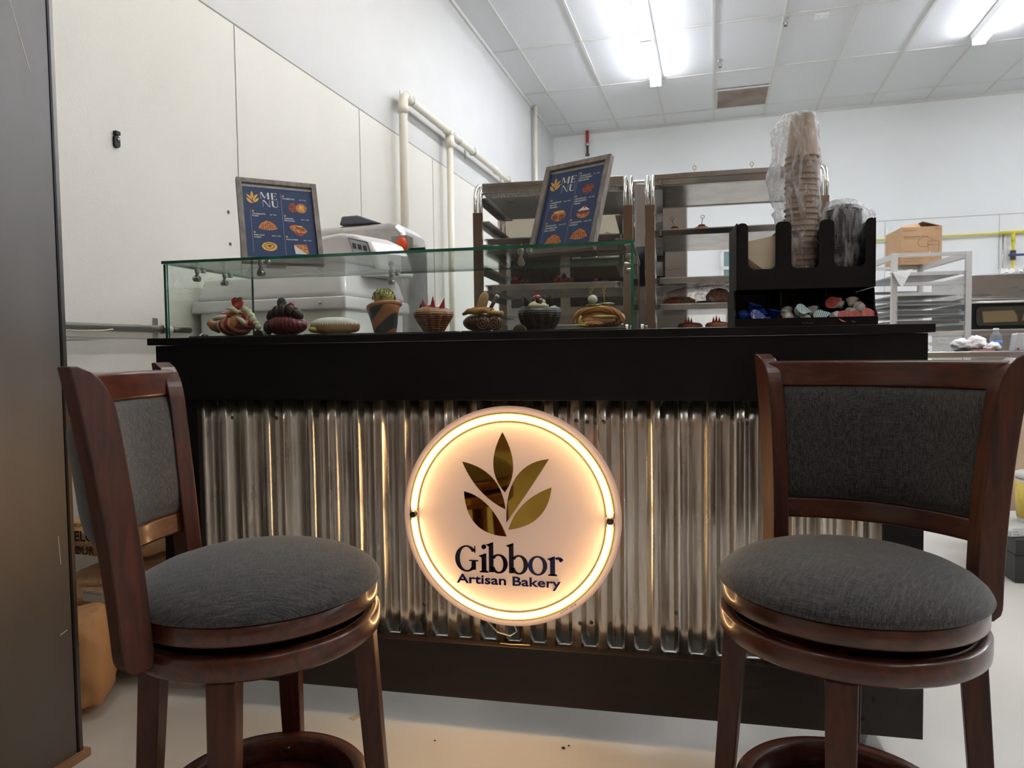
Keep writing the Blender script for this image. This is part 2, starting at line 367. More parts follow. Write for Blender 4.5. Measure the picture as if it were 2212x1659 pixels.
# red sprinkler drop on the back wall
t = thing('pipe_drop', 'short red and brown pipe drop on the back wall below the ceiling', 'pipe', RM(-1.10, YB-.06, 3.62), PHI)
MB().tube([(0,0,.14),(0,0,.33)], .022, mat('red paint', (168,40,34), .5), 12).obj('red_pipe', t)
MB().tube([(0,0,.0),(0,0,.16)], .017, mat('brown iron', (70,52,46), .6), 12).lathe([(.03,0),(.03,.02)], 'steel_dark', 12).lathe([(.026,.13),(.03,.14),(.03,.16),(.024,.17)], 'steel', 12).obj('iron_pipe', t)
# ---- white plastic pipework on the left wall
def wall_clamp(mb, y, z, r, c='steel'):
    mb.span((XW, y-.012, z-r-.03), (XW+.006, y+.012, z+r+.045), c)
px = XW+.075; pz_ = 2.765
p = thing('drain_pipe', 'white plastic pipe run with two drops along the left wall', 'pipe', (0,0,0), PHI)
a = [(px, 2.84, 0), (px, 2.84, pz_-.05)]+[(px, 2.84+.05-.05*math.cos(i*PI/12), pz_-.05+.05*math.sin(i*PI/12)) for i in range(1,7)]+[(px, 6.6, pz_)]
MB().tube(a, .03, 'pvc', 16).obj('main_pipe', p)
MB().tube([(px, 3.74, 0), (px, 3.74, pz_-.02)], .026, 'pvc', 16).obj('second_drop', p)
for q in ([(px,2.84,pz_-.13),(px,2.84,pz_-.045)], [(px,2.885,pz_),(px,2.96,pz_)], [(px,3.74,pz_-.12),(px,3.74,pz_-.03)], [(px,3.68,pz_),(px,3.8,pz_)], [(px,3.95,pz_),(px,3.99,pz_)], [(px,5.0,pz_),(px,5.06,pz_)]): MB().tube(q, .036, 'pvc', 16).obj('pipe_fitting', p)
for y in (2.97, 4.32, 5.42, 6.5): c = MB(); wall_clamp(c, y, pz_, .03); c.tube([(px+.034*math.cos(b), y, pz_+.034*math.sin(b)) for b in [i*PI/6 for i in range(12)]], .004, 'steel', 6, closed=True).obj('pipe_clamp', p)
MB().tube([(XW+.05, 6.76, .1), (XW+.05, 6.76, H-.01)], .026, 'pvc', 14).obj('riser_pipe', rotz=PHI, label='thin white pipe rising up the left wall to the ceiling corner', cat='pipe')
# metal conduit
p = thing('conduit_pipe', 'grey metal conduit running level along the left wall', 'pipe', (0,0,0), PHI)
MB().tube([(XW+.035, -1.2, 1.105), (XW+.035, .62, 1.105)], .0145, 'steel', 14).tube([(XW+.035, .62, 1.105), (XW+.035, .74, 1.105)], .012, 'steel_dark', 14).obj('conduit', p)
c = MB().tube([(XW+.035, .606, 1.105), (XW+.035, .628, 1.105)], .0175, 'pvc', 14); c.obj('coupling', p)
MB().span((XW, .575, 1.06), (XW+.005, .598, 1.15), 'steel').tube([(XW+.035-.0165*math.cos(b)*1, .586, 1.105+.0165*math.sin(b)) for b in [i*PI/6 for i in range(12)]], .003, 'steel', 6, closed=True).obj('pipe_clamp', p)
MB().tube([(XW+.051,-.25,1.096),(XW+.051,.1,1.091),(XW+.05,.2,1.090),(XW+.052,.28,1.093),(XW+.05,.33,1.099)], .0028, mat('beige wire', (196,184,160), .6), 6).obj('wire', p)
# latch and screws on the left wall
k = thing('wall_clip', 'small black clip fixed on the left wall panel', 'clip', RM(XW, .425, 1.80), PHI)
MB().prism(rrect(-.013,-.032,.013,.012,.012), 0, .011, 'plastic_black', 'yz').span((0,-.01,.014),(.016,.010,.028), 'plastic_black').obj('body', k, bevel=.001)
MB().blob((.012, .002, -.002), (.005,.006,.006), 'steel', 10, 8).obj('screw', k)
for (y, z, l) in ((1.056,1.649,'upper of two screw holes left of the left menu stand'),(1.062,1.506,'lower of two screw holes left of the left menu stand')):
    MB().prism(arc(0,0,.008,0,2*PI,10)[:-1], 0, .0025, 'steel_dark', 'yz').obj('screw_hole', loc=RM(XW, y, z), rotz=PHI, label=l, cat='screw hole')
# yellow gas line on the back wall
yl = mat('yellow gas pipe', (214,200,60), .5); cu = mat('copper clamp', (176,104,70), .4, metal=.6)
p = thing('gas_pipe', 'yellow gas line with a drop and valve along the back wall', 'pipe', (0,0,0), PHI)
MB().tube([(.9, YB-.05, 2.29), (8.0, YB-.05, 2.33)], .012, yl, 10).obj('main_line', p)
MB().tube([(3.90, YB-.05, 2.30), (3.90, YB-.05, 1.55)], .016, yl, 10).tube([(3.80, YB-.04, 2.30),(3.80, YB-.04, 1.6)], .008, 'steel', 8).obj('drop_line', p)
MB().tube([(3.75,YB-.05,2.31),(4.05,YB-.05,2.312)], .018, yl, 10).tube([(3.9,YB-.05,2.31),(3.9,YB-.05,2.2)], .022, yl, 10).obj('tee_fitting', p)
MB().span((3.84,YB-.11,2.03),(4.0,YB-.09,2.055), mat('blue lever', (40,50,110), .4)).tube([(3.9,YB-.05,2.10),(3.9,YB-.05,1.99)], .03, 'steel_dark', 10).obj('valve', p)
for x, z in ((3.11, 2.305), (3.9, 1.84)): MB().box((x, YB-.05, z), (.07,.07,.05), cu, rot=(0,.5,.3)).obj('copper_clamp', p, bevel=.006)
# ---- tall steel cabinet at the left edge
t = thing('steel_cabinet', 'tall scuffed stainless steel cabinet side at the left edge', 'cabinet', (0,0,0), PHI)
def fx(x, y): return x, y
P0 = (-1.0-.005+.02, -.245)      # room coordinates of the far corner foot
fx0 = -1.006*math.cos(PHI)+-.312*math.sin(PHI); fy0 = 1.006*math.sin(PHI)*1+-.312*math.cos(PHI)
X1 = Vector((-1.006, -.312, 0)).dot(DX); Y1 = Vector((-1.006, -.312, 0)).dot(DR)
MB().span((XW+.07, Y1-.8, .02), (X1, Y1-.006, 2.45), 'fridge').obj('body', t, bevel=.002)
MB().span((X1-.02, Y1-.006, .02), (X1+.0015, Y1, 2.45), 'plastic_black').span((X1-.03, Y1, .02), (X1+.001, Y1+.010, 2.45), 'steel_dark').obj('edge_trim', t)
MB().span((XW+.07, Y1-.8, 0), (X1+.012, Y1+.022, .02), mat('bare wood shim', (150,116,84), .7)).obj('base_shim', t)
scm = mat('scratch', (190,184,176), .6)
for a, b, w_ in (((-.055,1.66),(-.155,1.98),.0008), ((-.03,.50),(-.034,.57),.0009), ((-.04,.33),(-.02,.335),.0014)):
    d = Vector((b[0]-a[0], b[1]-a[1])).normalized()*w_; n_ = (-d.y, d.x)
    MB().prism([(Y1+a[0]+n_[0], a[1]+n_[1]), (Y1+b[0]+n_[0], b[1]+n_[1]), (Y1+b[0]-n_[0], b[1]-n_[1]), (Y1+a[0]-n_[0], a[1]-n_[1])], X1, X1+.0004, scm, 'yz').obj('scratch', t)
# ================================================================ the bar counter
ct = thing('bar_counter', 'long black bar counter with corrugated metal front', 'counter', (0,0,0))
Y0 = .012
MB().span((-1.0235, 0, 1.031), (1.0235, .64, 1.051), 'black').obj('counter_top', ct, bevel=.0015)
MB().span((-1.005, Y0, .874), (1.0115, Y0+.038, 1.0295), 'black').obj('upper_board', ct, bevel=.001)
MB().span((-1.005, Y0, .0777), (1.0115, Y0+.043, .226), 'blackboard').obj('lower_board', ct, bevel=.0015)
for x0, x1 in ((-1.005, -.885), (.928, 1.0115)):
    MB().span((x0, Y0+.012, .2265), (x1, Y0+.05, .8735), 'black').obj('front_post', ct, bevel=.001)
for x in (-1.003, .972): MB().span((x, .56, .0777), (x+.038, .60, 1.0305), 'black').obj('rear_post', ct, bevel=.001)
for x in (-1.003, .972):
    MB().span((x+.01, Y0+.052, .874), (x+.03, .559, 1.0305), 'black').obj('side_rail', ct)
    MB().span((x+.01, Y0+.056, .09), (x+.03, .559, .226), 'black').obj('side_rail', ct)
# corrugated sheet: flat-topped ridges
g = MB(); per = .0678; top = []; xs0 = -.90
PK = [(0,1),(.16,1.04),(.32,1),(.335,.94),(.35,.8),(.42,0),(.49,-.8),(.505,-.94),(.52,-1),(.67,-1.04),(.82,-1),(.835,-.94),(.85,-.8),(.915,0),(.98,.8),(.992,.94)]
XC = [xs0+per*(k+u) for k in range(28) for u, w in PK if xs0+per*(k+u) < .941]; WC = [w for k in range(28) for u, w in PK if xs0+per*(k+u) < .941]; N = len(XC)-1
def corr(x):
    i = min(range(len(XC)), key=lambda q: abs(XC[q]-x)); return Y0+.041-.009*WC[i]
rows = [.2262, .3, .4, .5, .6, .7, .8, .8738]; vs = []; fs = []
for z in rows:
    for i in range(N+1):
        x = XC[i]; w_ = .0006*noise.noise(Vector((x*9, z*3, 3)))+.0012*noise.noise(Vector((x*2.5, z*2, 9)))
        am = 1+.22*math.sin(int((x-xs0)/per)*2.7+z*.8); w_ += .0011*math.sin(int((x-xs0)/per)*1.9)*math.sin(2*PI*(x-xs0)/per)
        vs.append((x, Y0+.041-.0088*am*WC[i]+w_, z-(.003*noise.noise(Vector((x*20,0,5))) if z < .23 else 0)*0))
for j in range(len(rows)-1):
    for i in range(N): fs.append((j*(N+1)+i, j*(N+1)+i+1, (j+1)*(N+1)+i+1, (j+1)*(N+1)+i))
g.add(vs, fs, 'galv', True); o = g.obj('corrugated_sheet', ct)
s_ = o.modifiers.new('t', 'SOLIDIFY'); s_.thickness = .0006
for (x, z) in ((-.80,.82),(-.66,.82),(-.30,.85),(.20,.82),(.226,.815),(.27,.817),(.62,.815),(-.22,.315),(.205,.29),(.232,.287),(.28,.292),(.45,.33)):
    MB().lathe([(.0052,-.002),(.0056,0),(.004,.0014),(.0001,.0018)], 'steel_dark', 10, M=Matrix.Rotation(PI/2,4,'X')).obj('screw', ct, loc=(x, corr(x)-.0012, z))
for (x, z) in ((.96,.20),(.905,.165),(.88,.115)):
    MB().lathe([(.005,-.001),(.0052,.001),(.0001,.0024)], 'plastic_black', 10, M=Matrix.Rotation(PI/2,4,'X')).obj('screw', ct, loc=(x, Y0-.0008, z))
for (x, y) in ((.90,.12),(-.93,.12),(.90,.50),(-.93,.50)):
    c = MB().box((x, y, .0735), (.085,.065,.004), 'steel').box((x,y,.062),(.05,.045,.016),'steel')
    for s in (-1, 1): c.prism([(y-.022,.066),(y+.022,.066),(y+.008,.02),(y-.008,.02)], x+s*.016-.0015, x+s*.016+.0015, 'steel', 'yz')
    o = c.obj('caster', ct)
    w_ = MB().lathe([(.001,-.011),(.024,-.011),(.0265,-.007),(.0265,.007),(.024,.011),(.001,.011)], mat('grey wheel', (150,152,156), .5) if 'wheelm' not in globals() else wheelm, 20, M=Matrix.Translation((x,y,.0266)) @ Matrix.Rotation(PI/2,4,'Y'))
    wheelm = w_.mats[0]; w_.obj('wheel', o)
MB().box((0,0,.0006),(.085,.022,.0008), mat('old masking tape', (196,182,140), .6)).obj('tape_strip', loc=(-.40,.03,0), rotz=1.05, label='strip of yellowed tape stuck on the floor under the counter, behind the left stool', cat='tape')
for x, y, r_, l in ((.17,-.045,.005,'larger dark crumb on the floor below the sign'),(.182,-.03,.003,'small dark crumb beside the larger one below the sign'),(-.16,-.07,.003,'lone dark crumb on the floor left of the sign')):
    MB().blob((0,0,r_*.6),(r_,r_*.7,r_*.6), 'ink', 8, 6).obj('crumb', loc=(x,y,0), label=l, cat='crumb')
# ================================================================ the round lit sign
sg = thing('round_sign', 'round glowing bakery sign with gold leaf emblem on the corrugated front', 'sign', (.0245, .026, .568))
RS = .2905
MB().lathe([(.001,.003),(RS-.004,.003),(RS,0),(RS,-.007),(RS-.002,-.009),(.001,-.009)], 'disc', 96, M=Matrix.Rotation(PI/2,4,'X')).obj('disc', sg)
# light tube in two halves on a gold rim
def ringpath(a0, a1, r, y, n=48): return [(r*math.cos(a0+(a1-a0)*i/n), y, r*math.sin(a0+(a1-a0)*i/n)) for i in range(n+1)]
g = .055
for a0, a1 in ((g, PI-g), (PI+g, 2*PI-g)):
    MB().tube(ringpath(a0, a1, .262, -.0115), .0048, 'ring', 10).obj('light_tube', sg)
MB().tube(ringpath(.02, PI-.02, .2715, -.005), .0016, 'goldedge', 6).tube(ringpath(PI+.02, 2*PI-.02, .2715, -.005), .0016, 'goldedge', 6).tube(ringpath(.02, PI-.02, .2525, -.005), .0016, 'goldedge', 6).tube(ringpath(PI+.02, 2*PI-.02, .2525, -.005), .0016, 'goldedge', 6).obj('gold_rim', sg)
for s in (-1, 1): MB().lathe([(.001,.003),(.0092,.003),(.0092,.0145),(.0078,.016),(.001,.016)], 'steel_dark', 20, M=Matrix.Translation((s*.262,0,0)) @ Matrix.Rotation(PI/2,4,'X')).obj('bolt', sg)
def A(x, y):          # artwork grid of the sign -> metres on the disc
    return (x-786)*.000421, -(y-795-y*4.78e-5*(x-786))*.000421
def leaf(tip, base, ma, mb_, n=14):
    T, B = A(*tip), A(*base); out = []
    def q(m_):
        m_ = A(*m_); return (2*m_[0]-(T[0]+B[0])/2, 2*m_[1]-(T[1]+B[1])/2)
    for c, (P, Q) in ((q(ma), (T, B)), (q(mb_), (B, T))):
        for i in range(n):
            t = i/n; out.append(((1-t)**2*P[0]+2*t*(1-t)*c[0]+t*t*Q[0], (1-t)**2*P[1]+2*t*(1-t)*c[1]+t*t*Q[1]))
    return out
LEAVES = [((750,265),(761,640),(690,470),(815,470)), ((490,447),(763,745),(682,548),(602,626)), ((1040,432),(768,828),(832,545),(915,622)), ((498,632),(768,915),(652,722),(572,838)), ((1053,610),(780,873),(878,712),(972,795))]
for L_ in LEAVES: MB().prism(leaf(*L_), -.0065, -.003, 'gold', 'xz').obj('gold_leaf', sg)
# serif lettering drawn as strokes
def vbowl(mb, cx, cz, rx, rz, tv, th, a0=0, a1=2*PI, n=40, y0=-.0062, y1=-.003, mt='navyblack', sq=0):
    out = []; inn = []
    for i in range(n+1):
        a = a0+(a1-a0)*i/n; c, s = math.cos(a), math.sin(a)
        out.append((cx+rx*c, cz+rz*s)); inn.append((cx+(rx-tv)*c, cz+(rz-th)*s))
    for i in range(n):
        q = [out[i], out[i+1], inn[i+1], inn[i]]; vs = [(*p[:1], y0, p[1]) for p in q]+[(*p[:1], y1, p[1]) for p in q]
        mb.add(vs, [(0,1,2,3),(7,6,5,4),(0,4,5,1),(2,6,7,3)], mt)
def glyph(name, mt, draw):
    mb = MB(); draw(mb, mt); return mb.obj(name, sg)
U = .000421; bx = lambda x: (x-786)*U
BZ = -(1137-795)*U      # base line of the big word at the left
slope_fix = 0
def stem(mb, x, z0, z1, mt, w_=30, serif=True, top='flag'):
    x0, x1 = x*U, (x+w_)*U; mb.prism([(x0,z0*U),(x1,z0*U),(x1,z1*U),(x0,(z1-8)*U)], -.0062, -.003, mt, 'xz')
    if serif: mb.prism([((x-14)*U,z0*U),((x+w_+14)*U,z0*U),((x+w_+14)*U,(z0+5)*U),((x+w_)*U,(z0+12)*U),(x*U,(z0+12)*U),((x-14)*U,(z0+5)*U)], -.0062, -.003, mt, 'xz')
    if top == 'flag': mb.prism([((x-20)*U,(z1-14)*U),((x+2)*U,(z1-24)*U),((x+w_)*U,z1*U),((x+w_-4)*U,(z1+3)*U)], -.0062, -.003, mt, 'xz')
def word(mb, letters, mt): pass
ox, oz = (433-786), -(1150-795)
def T_(fn, x):
    def d(mb, mt):
        t = MB(); fn(t, mt)
        mb.add([(v[0]+(ox+x)*U, v[1], v[2]+(oz)*U) for v in t.v], t.f, mt)
    return d
def l_G(mb, mt):
    vbowl(mb, 74*U, 83*U, 74*U, 84*U, 30*U, 9*U, .62, 2*PI-.75, mt=mt)
    mb.prism([(124*U,122*U),(132*U,122*U),(132*U,165*U),(126*U,165*U)], -.0062,-.003, mt,'xz')
    stem(mb, 106, 14, 74, mt, 28, False, top=None); mb.prism([(90*U,68*U),(150*U,68*U),(150*U,75*U),(90*U,75*U)], -.0062,-.003, mt,'xz')
def l_i(mb, mt):
    stem(mb, 14, 0, 118, mt); mb.prism([((29+15*math.cos(a))*U,(162+15*math.sin(a))*U) for a in [k*PI/10 for k in range(20)]], -.0062,-.003, mt,'xz')
def l_b(mb, mt):
    stem(mb, 14, 4, 190, mt, 29, False); vbowl(mb, 76*U, 59*U, 58*U, 61*U, 28*U, 10*U, -2.75, 2.5, mt=mt)
def l_o(mb, mt): vbowl(mb, 60*U, 59*U, 60*U, 61*U, 27*U, 9*U, mt=mt)
def l_r(mb, mt):
    stem(mb, 14, 0, 118, mt); vbowl(mb, 66*U, 84*U, 34*U, 34*U, 22*U, 14*U, .5, 2.3, mt=mt); mb.prism([((80+12*math.cos(a))*U,(100+12*math.sin(a))*U) for a in [k*PI/8 for k in range(16)]], -.0062,-.003, mt,'xz')
for fn, x, mt in ((l_G,0,'navyblack'),(l_i,158,'navyblack'),(l_b,205,'navyblack'),(l_b,334,'navyblack'),(l_o,468,'navy'),(l_r,592,'navy')):
    glyph('big_letter', mt, T_(fn, x))
vs, fs = text2d('Artisan Bakery', 56*U, 664*U, bold=.018)
m2 = MB(); z0 = -(1223-795)*U
m2.add([(a+(440-786)*U, -.0058, b+z0) for a, b in vs], fs, 'navy'); o = m2.obj('small_lettering', sg); o.modifiers.new('t','SOLIDIFY').thickness = .0022
vs, fs = text2d('©LUXURY of MIAMI', 9*U, 118*U, bold=.01)
ang = math.radians(33); m2 = MB(); m2.add([(.133+a*math.cos(ang)-b*math.sin(ang), -.0065-.003, -.2465+a*math.sin(ang)+b*math.cos(ang)) for a, b in vs], fs, 'navy'); m2.obj('maker_lettering', sg)
# cable below the sign
MB().tube([(-.075,.03,-.262),(-.07,.02,-.29),(-.04,.012,-.315),(-.005,.01,-.322),(.012,.014,-.31),(.0,.02,-.285)], .0022, 'white', 6).tube([(-.03,.0,-.3395),(.0,-.004,-.339),(.02,-.003,-.3385),(.05,.0,-.339)], .0018, mat('clear wire', (200,180,140), .3), 6).obj('cable', sg)
# ================================================================ swivel stools
def make_stool(label, loc, back_deg, leg_deg):
    """local frame: back toward -y"""
    t = thing('bar_stool', label, 'stool', loc, math.radians(back_deg)+PI/2, 'swivel stools at the counter')
    # cushion
    prof = [(.001,.640),(.06,.6385),(.11,.634),(.15,.626),(.18,.616),(.203,.604),(.217,.591),(.2215,.583),(.219,.576),(.19,.575)]
    MB().lathe(prof, 'fabric', 72).obj('seat', t)
    MB().tube([(.2195*math.cos(a), .2195*math.sin(a), .5795) for a in [2*PI*i/72 for i in range(72)]], .0036, 'fabric', 8, closed=True).obj('piping', t)
    MB().lathe([(.001,.5745),(.212,.5745),(.2165,.571),(.2165,.5435),(.213,.540),(.001,.540)], 'wood_h', 72).obj('seat_ring', t)
    b = MB(); pr = [(.196,.484),(.214,.484),(.2195,.489),(.2205,.5),(.2205,.519),(.2175,.5235),(.200,.5235),(.196,.519),(.196,.484)]
    b.lathe(pr, 'wood_h', 72)
    b.span((-.20,-.03,.488),(.20,.03,.519),'wood_h').span((-.03,-.20,.488),(.03,-.031,.519),'wood_h').span((-.03,.031,.488),(.03,.20,.519),'wood_h')
    b.obj('base_ring', t, bevel=0)
    MB().lathe([(.001,.5195),(.09,.5195),(.09,.526),(.07,.533),(.09,.5395),(.001,.5395)], 'steel_dark', 24).obj('swivel_plate', t)
    # back posts
    psi = math.radians(41.9); w_, th = .050, .034; x0, y0, x1, y1 = .181, -.132, .211, -.172
    for s in (-1, 1):
        er = Vector((math.cos(psi), -math.sin(psi))); et = Vector((-math.sin(psi), -math.cos(psi)))
        vs = []; K = 48; zs = []
        for i in range(K+1):
            z = .507+(.987-.507)*i/K; k = (z-.53)/.44
            X = x0+(x1-x0)*k-.008*4*k*(1-k); Y = y0+(y1-y0)*k+.004*4*k*(1-k)
            base = Vector((X, Y)); zt = max(0, (z-.912)/.0752); zb = max(0, (.535-z)/.028)
            cut_in = (1-math.sqrt(max(0, 1-zt*zt)))*.047      # the inner edge sweeps back at the top
            cut_out = (1-math.sqrt(max(0, 1-zb*zb)))*.018
            w0 = 0+cut_in; w1 = (w_+.006*max(0,k))-cut_out; g0 = (1-math.sqrt(max(0,1-(zb*.85)**2)))*.012
            c = [base+er*(w0+g0), base+er*w1, base+er*w1+et*th, base+er*(w0+g0)+et*th]
            for q in c: vs.append((q.x*s, q.y, z))
        fs = [(i*4+k, i*4+(k+1) % 4, (i+1)*4+(k+1) % 4, (i+1)*4+k) for i in range(K) for k in range(4)]+[(3,2,1,0), (K*4, K*4+1, K*4+2, K*4+3)]
        if s < 0: fs = [f[::-1] for f in fs]
        mb = MB().add(vs, fs, 'wood'); o = mb.obj('back_post', t, bevel=.003, seg=3)
        for p in o.data.polygons: p.use_smooth = False
    # curved rails and upholstered panel between the posts
    def curve_panel(name, z0, z1, dep, mt, thick, bulge=0, nz=8, nx=24, smooth=True, inset=0, lean=True):
        vs = []
        def pt(u, v, side):
            z = z0+(z1-z0)*v; k = (z-.53)/.44
            X = x0+(x1-x0)*k-.008*4*k*(1-k); Y = y0+(y1-y0)*k+.004*4*k*(1-k)
            cx = X+math.cos(psi)*.02; cy = Y-math.cos(psi)*th*.5-math.sin(psi)*.02
            hx = cx; x = hx*u; y = cy-dep*(1-u*u)
            # normal of the bow
            dy = 2*dep*u/hx; nrm = Vector((-dy, 1)).normalized(); e = (1-abs(u)**6)*(1-(2*v-1)**6)
            tt = thick/2+bulge*e*(1 if side > 0 else 2.0)
            q = Vector((x, y))+nrm*tt*side; return (q.x, q.y, z)
        for side in (1, -1):
            for j in range(nz+1):
                for i in range(nx+1): vs.append(pt(-1+2*i/nx, j/nz, side))
        n1 = (nx+1)*(nz+1); fs = []
        for j in range(nz):
            for i in range(nx):
                a = j*(nx+1)+i; fs.append((a+1, a, a+nx+1, a+nx+2)); fs.append((n1+a, n1+a+1, n1+a+nx+2, n1+a+nx+1))
        for i in range(nx): fs.append((i, i+1, n1+i+1, n1+i)); a = nz*(nx+1)+i; fs.append((a+1, a, n1+a, n1+a+1))
        for j in range(nz): a = j*(nx+1); fs.append((a+nx+1, a, n1+a, n1+a+nx+1)); a += nx; fs.append((a, a+nx+1, n1+a+nx+1, n1+a))
        return MB().add(vs, fs, mt, smooth).obj(name, t, bevel=.008 if not bulge else 0, seg=4)
    for nm, z0, z1, th_ in (('top_rail', .918, .972, .026), ('lower_rail', .640, .683, .022)):
        o = curve_panel(nm, z0, z1, .068, 'wood_h', th_, smooth=False)
        for p in o.data.polygons: p.use_smooth = True
        o.modifiers['b'].angle_limit = .9
    curve_panel('back_cushion', .6835, .9175, .068, 'fabric', .018, bulge=.014, nz=14)
    # legs
    off = math.radians(leg_deg)-(math.radians(back_deg)+PI/2)
    for k in range(4):
        a = off+k*PI/2; R_ = Matrix.Rotation(a, 4, 'Z'); vs = []
        for z, r, hw, hh in ((.4835,.192,.024,.020), (.25,.208,.021,.0185), (.0,.228,.017,.016)):
            for (p, q) in ((-1,-1),(1,-1),(1,1),(-1,1)): vs.append(R_ @ Vector((r+p*hh, q*hw, z)))
        fs = [(0,1,2,3),(11,10,9,8)]+[(j*4+(i+1) % 4, j*4+i, (j+1)*4+i, (j+1)*4+(i+1) % 4) for j in (0,1) for i in range(4)]
        MB().add(vs, fs, 'wood').obj('leg', t, bevel=.003, seg=3)
    pr = [(.166,.140),(.190,.140),(.1925,.143),(.1925,.187),(.190,.190),(.166,.190),(.1635,.187),(.1635,.143),(.166,.140)]
    fr = MB().lathe(pr, 'wood_h', 64).obj('foot_ring', t)
    for k in range(4):
        a = off+k*PI/2
        MB().lathe([(.0075,0),(.0075,.002),(.004,.0035),(.0001,.0035)], 'steel_dark', 12, M=Matrix.Rotation(a,4,'Z') @ Matrix.Translation((.1634,0,.165)) @ Matrix.Rotation(-PI/2,4,'Y')).obj('bolt', fr)
    return t
make_stool('wooden swivel stool with dark linen seat at the left end, beside the steel cabinet', (-.319, -.599, 0), 203.3, 15)
make_stool('wooden swivel stool at the right end, its dark padded back turned to the counter', (.742, -.421, 0), 61.8, 75)
# ================================================================ glass display case
ZT = 1.0515; CX0, CX1, CY0, CY1, CZ = -.988, .345, .030, .492, 1.272
def glass_sheet(name, a, b, edge_axes, parent):
    """thin pane: large faces clear, the cut edges green"""
    mb = MB(); mb.span(a, b, 'glass'); k = mb.mi('green_edge'); thin = min(range(3), key=lambda i: abs(b[i]-a[i]))
    # faces order in box(): -x,+x,-y,+y,-z,+z
    order = [0, 0, 1, 1, 2, 2]
    for i, ax in enumerate(order):
        if ax != thin: mb.m[i] = k
    return mb.obj(name, parent)
cs = thing('display_case', 'long low glass pastry case on the counter', 'display case', (0,0,0))
glass_sheet('top_pane', (CX0, CY0-.004, CZ-.008), (CX1+.004, CY1, CZ), 0, cs)
glass_sheet('front_pane', (CX0+.012, CY0+.002, ZT), (CX1-.006, CY0+.008, CZ-.009), 0, cs)
glass_sheet('side_pane', (CX0+.002, CY0+.002, ZT), (CX0+.010, CY1-.01, CZ-.009), 0, cs)
glass_sheet('side_pane', (CX1-.004, CY0+.002, ZT), (CX1+.003, CY1-.01, CZ-.009), 0, cs)
# half-round feet clips at the foot of the front pane
for x in (-.686, .057): MB().prism(arc(0,0,.0175,0,PI,18), -.006, .002, 'steel_dark', 'xz').prism(arc(0,0,.0165,0,PI,18), .010, .022, 'chrome', 'xz').obj('pane_clip', cs, loc=(x, CY0-.0005, ZT+.0005), bevel=.001)
for x, y in ((CX0+.025, .17), (CX1-.02, .15), (CX1+.02, .16)): MB().prism(arc(0,0,.016,0,PI,18), -.004, .004, 'chrome', 'yz').prism(arc(0,0,.013,0,PI,18), .008, .014, 'steel_dark', 'yz').obj('pane_clip', cs, loc=(x, y, ZT+.0005), bevel=.001)
# hanging clamps below the top pane
def hanger(x, y, ax, drop=.034):
    mb = MB().lathe([(.0075,-.012),(.0075,0)], 'steel', 16).span((-.004,-.004,-drop) if 0 else (-.0035,-.0045,-drop), (.0035,.0045,-.0), 'steel')
    R_ = Matrix.Rotation(PI/2, 4, 'X' if ax == 'y' else 'Y')
    mb.lathe([(.0085,-.012),(.0085,.008)], 'steel', 16, M=Matrix.Translation((0,0,-drop)) @ R_); mb.box((0,0,-drop+.001),(.012,.012,.019),'steel')
    o = mb.obj('glass_clamp', cs, loc=(x, y, CZ-.0082), bevel=.0008)
    MB().lathe([(.008,-.010),(.008,0)], 'steel', 16).obj('clamp_button', cs, loc=(x+.022 if ax == 'y' else x, y+(.0 if ax == 'y' else .03), CZ-.0082), bevel=.0008)
for x in (-.685, .060): hanger(x, CY0+.015, 'y')
for y in (.16, .30): hanger(CX0+.02, y, 'x', .03); hanger(CX1-.018, y+.06, 'x', .03)
hanger(-.46, .46, 'y', .03)
# slates under the pastries
for i, (x0, x1, l) in enumerate(((-.95, -.60, 'left slate tray in the glass case, under the strawberry croissant'), (-.58, -.13, 'middle slate tray in the glass case, under the pistachio cruffin'), (-.115, .325, 'right slate tray in the glass case, under the ham croissant'))):
    MB().span((x0, .085, ZT+.0004), (x1, .33, ZT+.0058), 'slate').obj('slate_tray', bevel=.001, label=l, cat='tray', group='slate trays in the glass case')
SZ = ZT+.0062
# ---------------------------------------------------------------- pastries
cream = mat('piped cream', (236,228,196), .5, sss=.15); choc = mat('chocolate', (58,32,26), .35, coat=.2); berry_r = mat('raspberry red', (170,24,44), .3, coat=.4, bump=.3, nscale=200)
blackb = mat('blackberry', (24,20,34), .25, coat=.5); green = mat('leaf green', (60,84,36), .5)
def berry(mb, c, r, mt, n=34, seed=1):
    rnd = random.Random(seed)
    for i in range(n):
        z = 1-2*(i+.5)/n; a = i*2.39996; q = math.sqrt(1-z*z)
        mb.blob((c[0]+r*.75*q*math.cos(a), c[1]+r*.75*q*math.sin(a), c[2]+r*.85*z), (r*.3,)*3, mt, 8, 6)
    return mb
def dollop(c, r, name, par, mt=cream, ribs=0, rot=None, squash=.8):
    f = (lambda d, th, ph: 1+(.1*math.cos(ribs*th) if ribs else 0)-.25*max(0, d.z)*0)
    M_ = Matrix.Translation(c) @ (rot.to_matrix().to_4x4() if rot else Matrix.Identity(4))
    return MB().blob((0,0,0), (r[0], r[1], r[2]), mt, 28 if ribs else 16, 12, f, M=M_).obj(name, par)
from mathutils import Euler
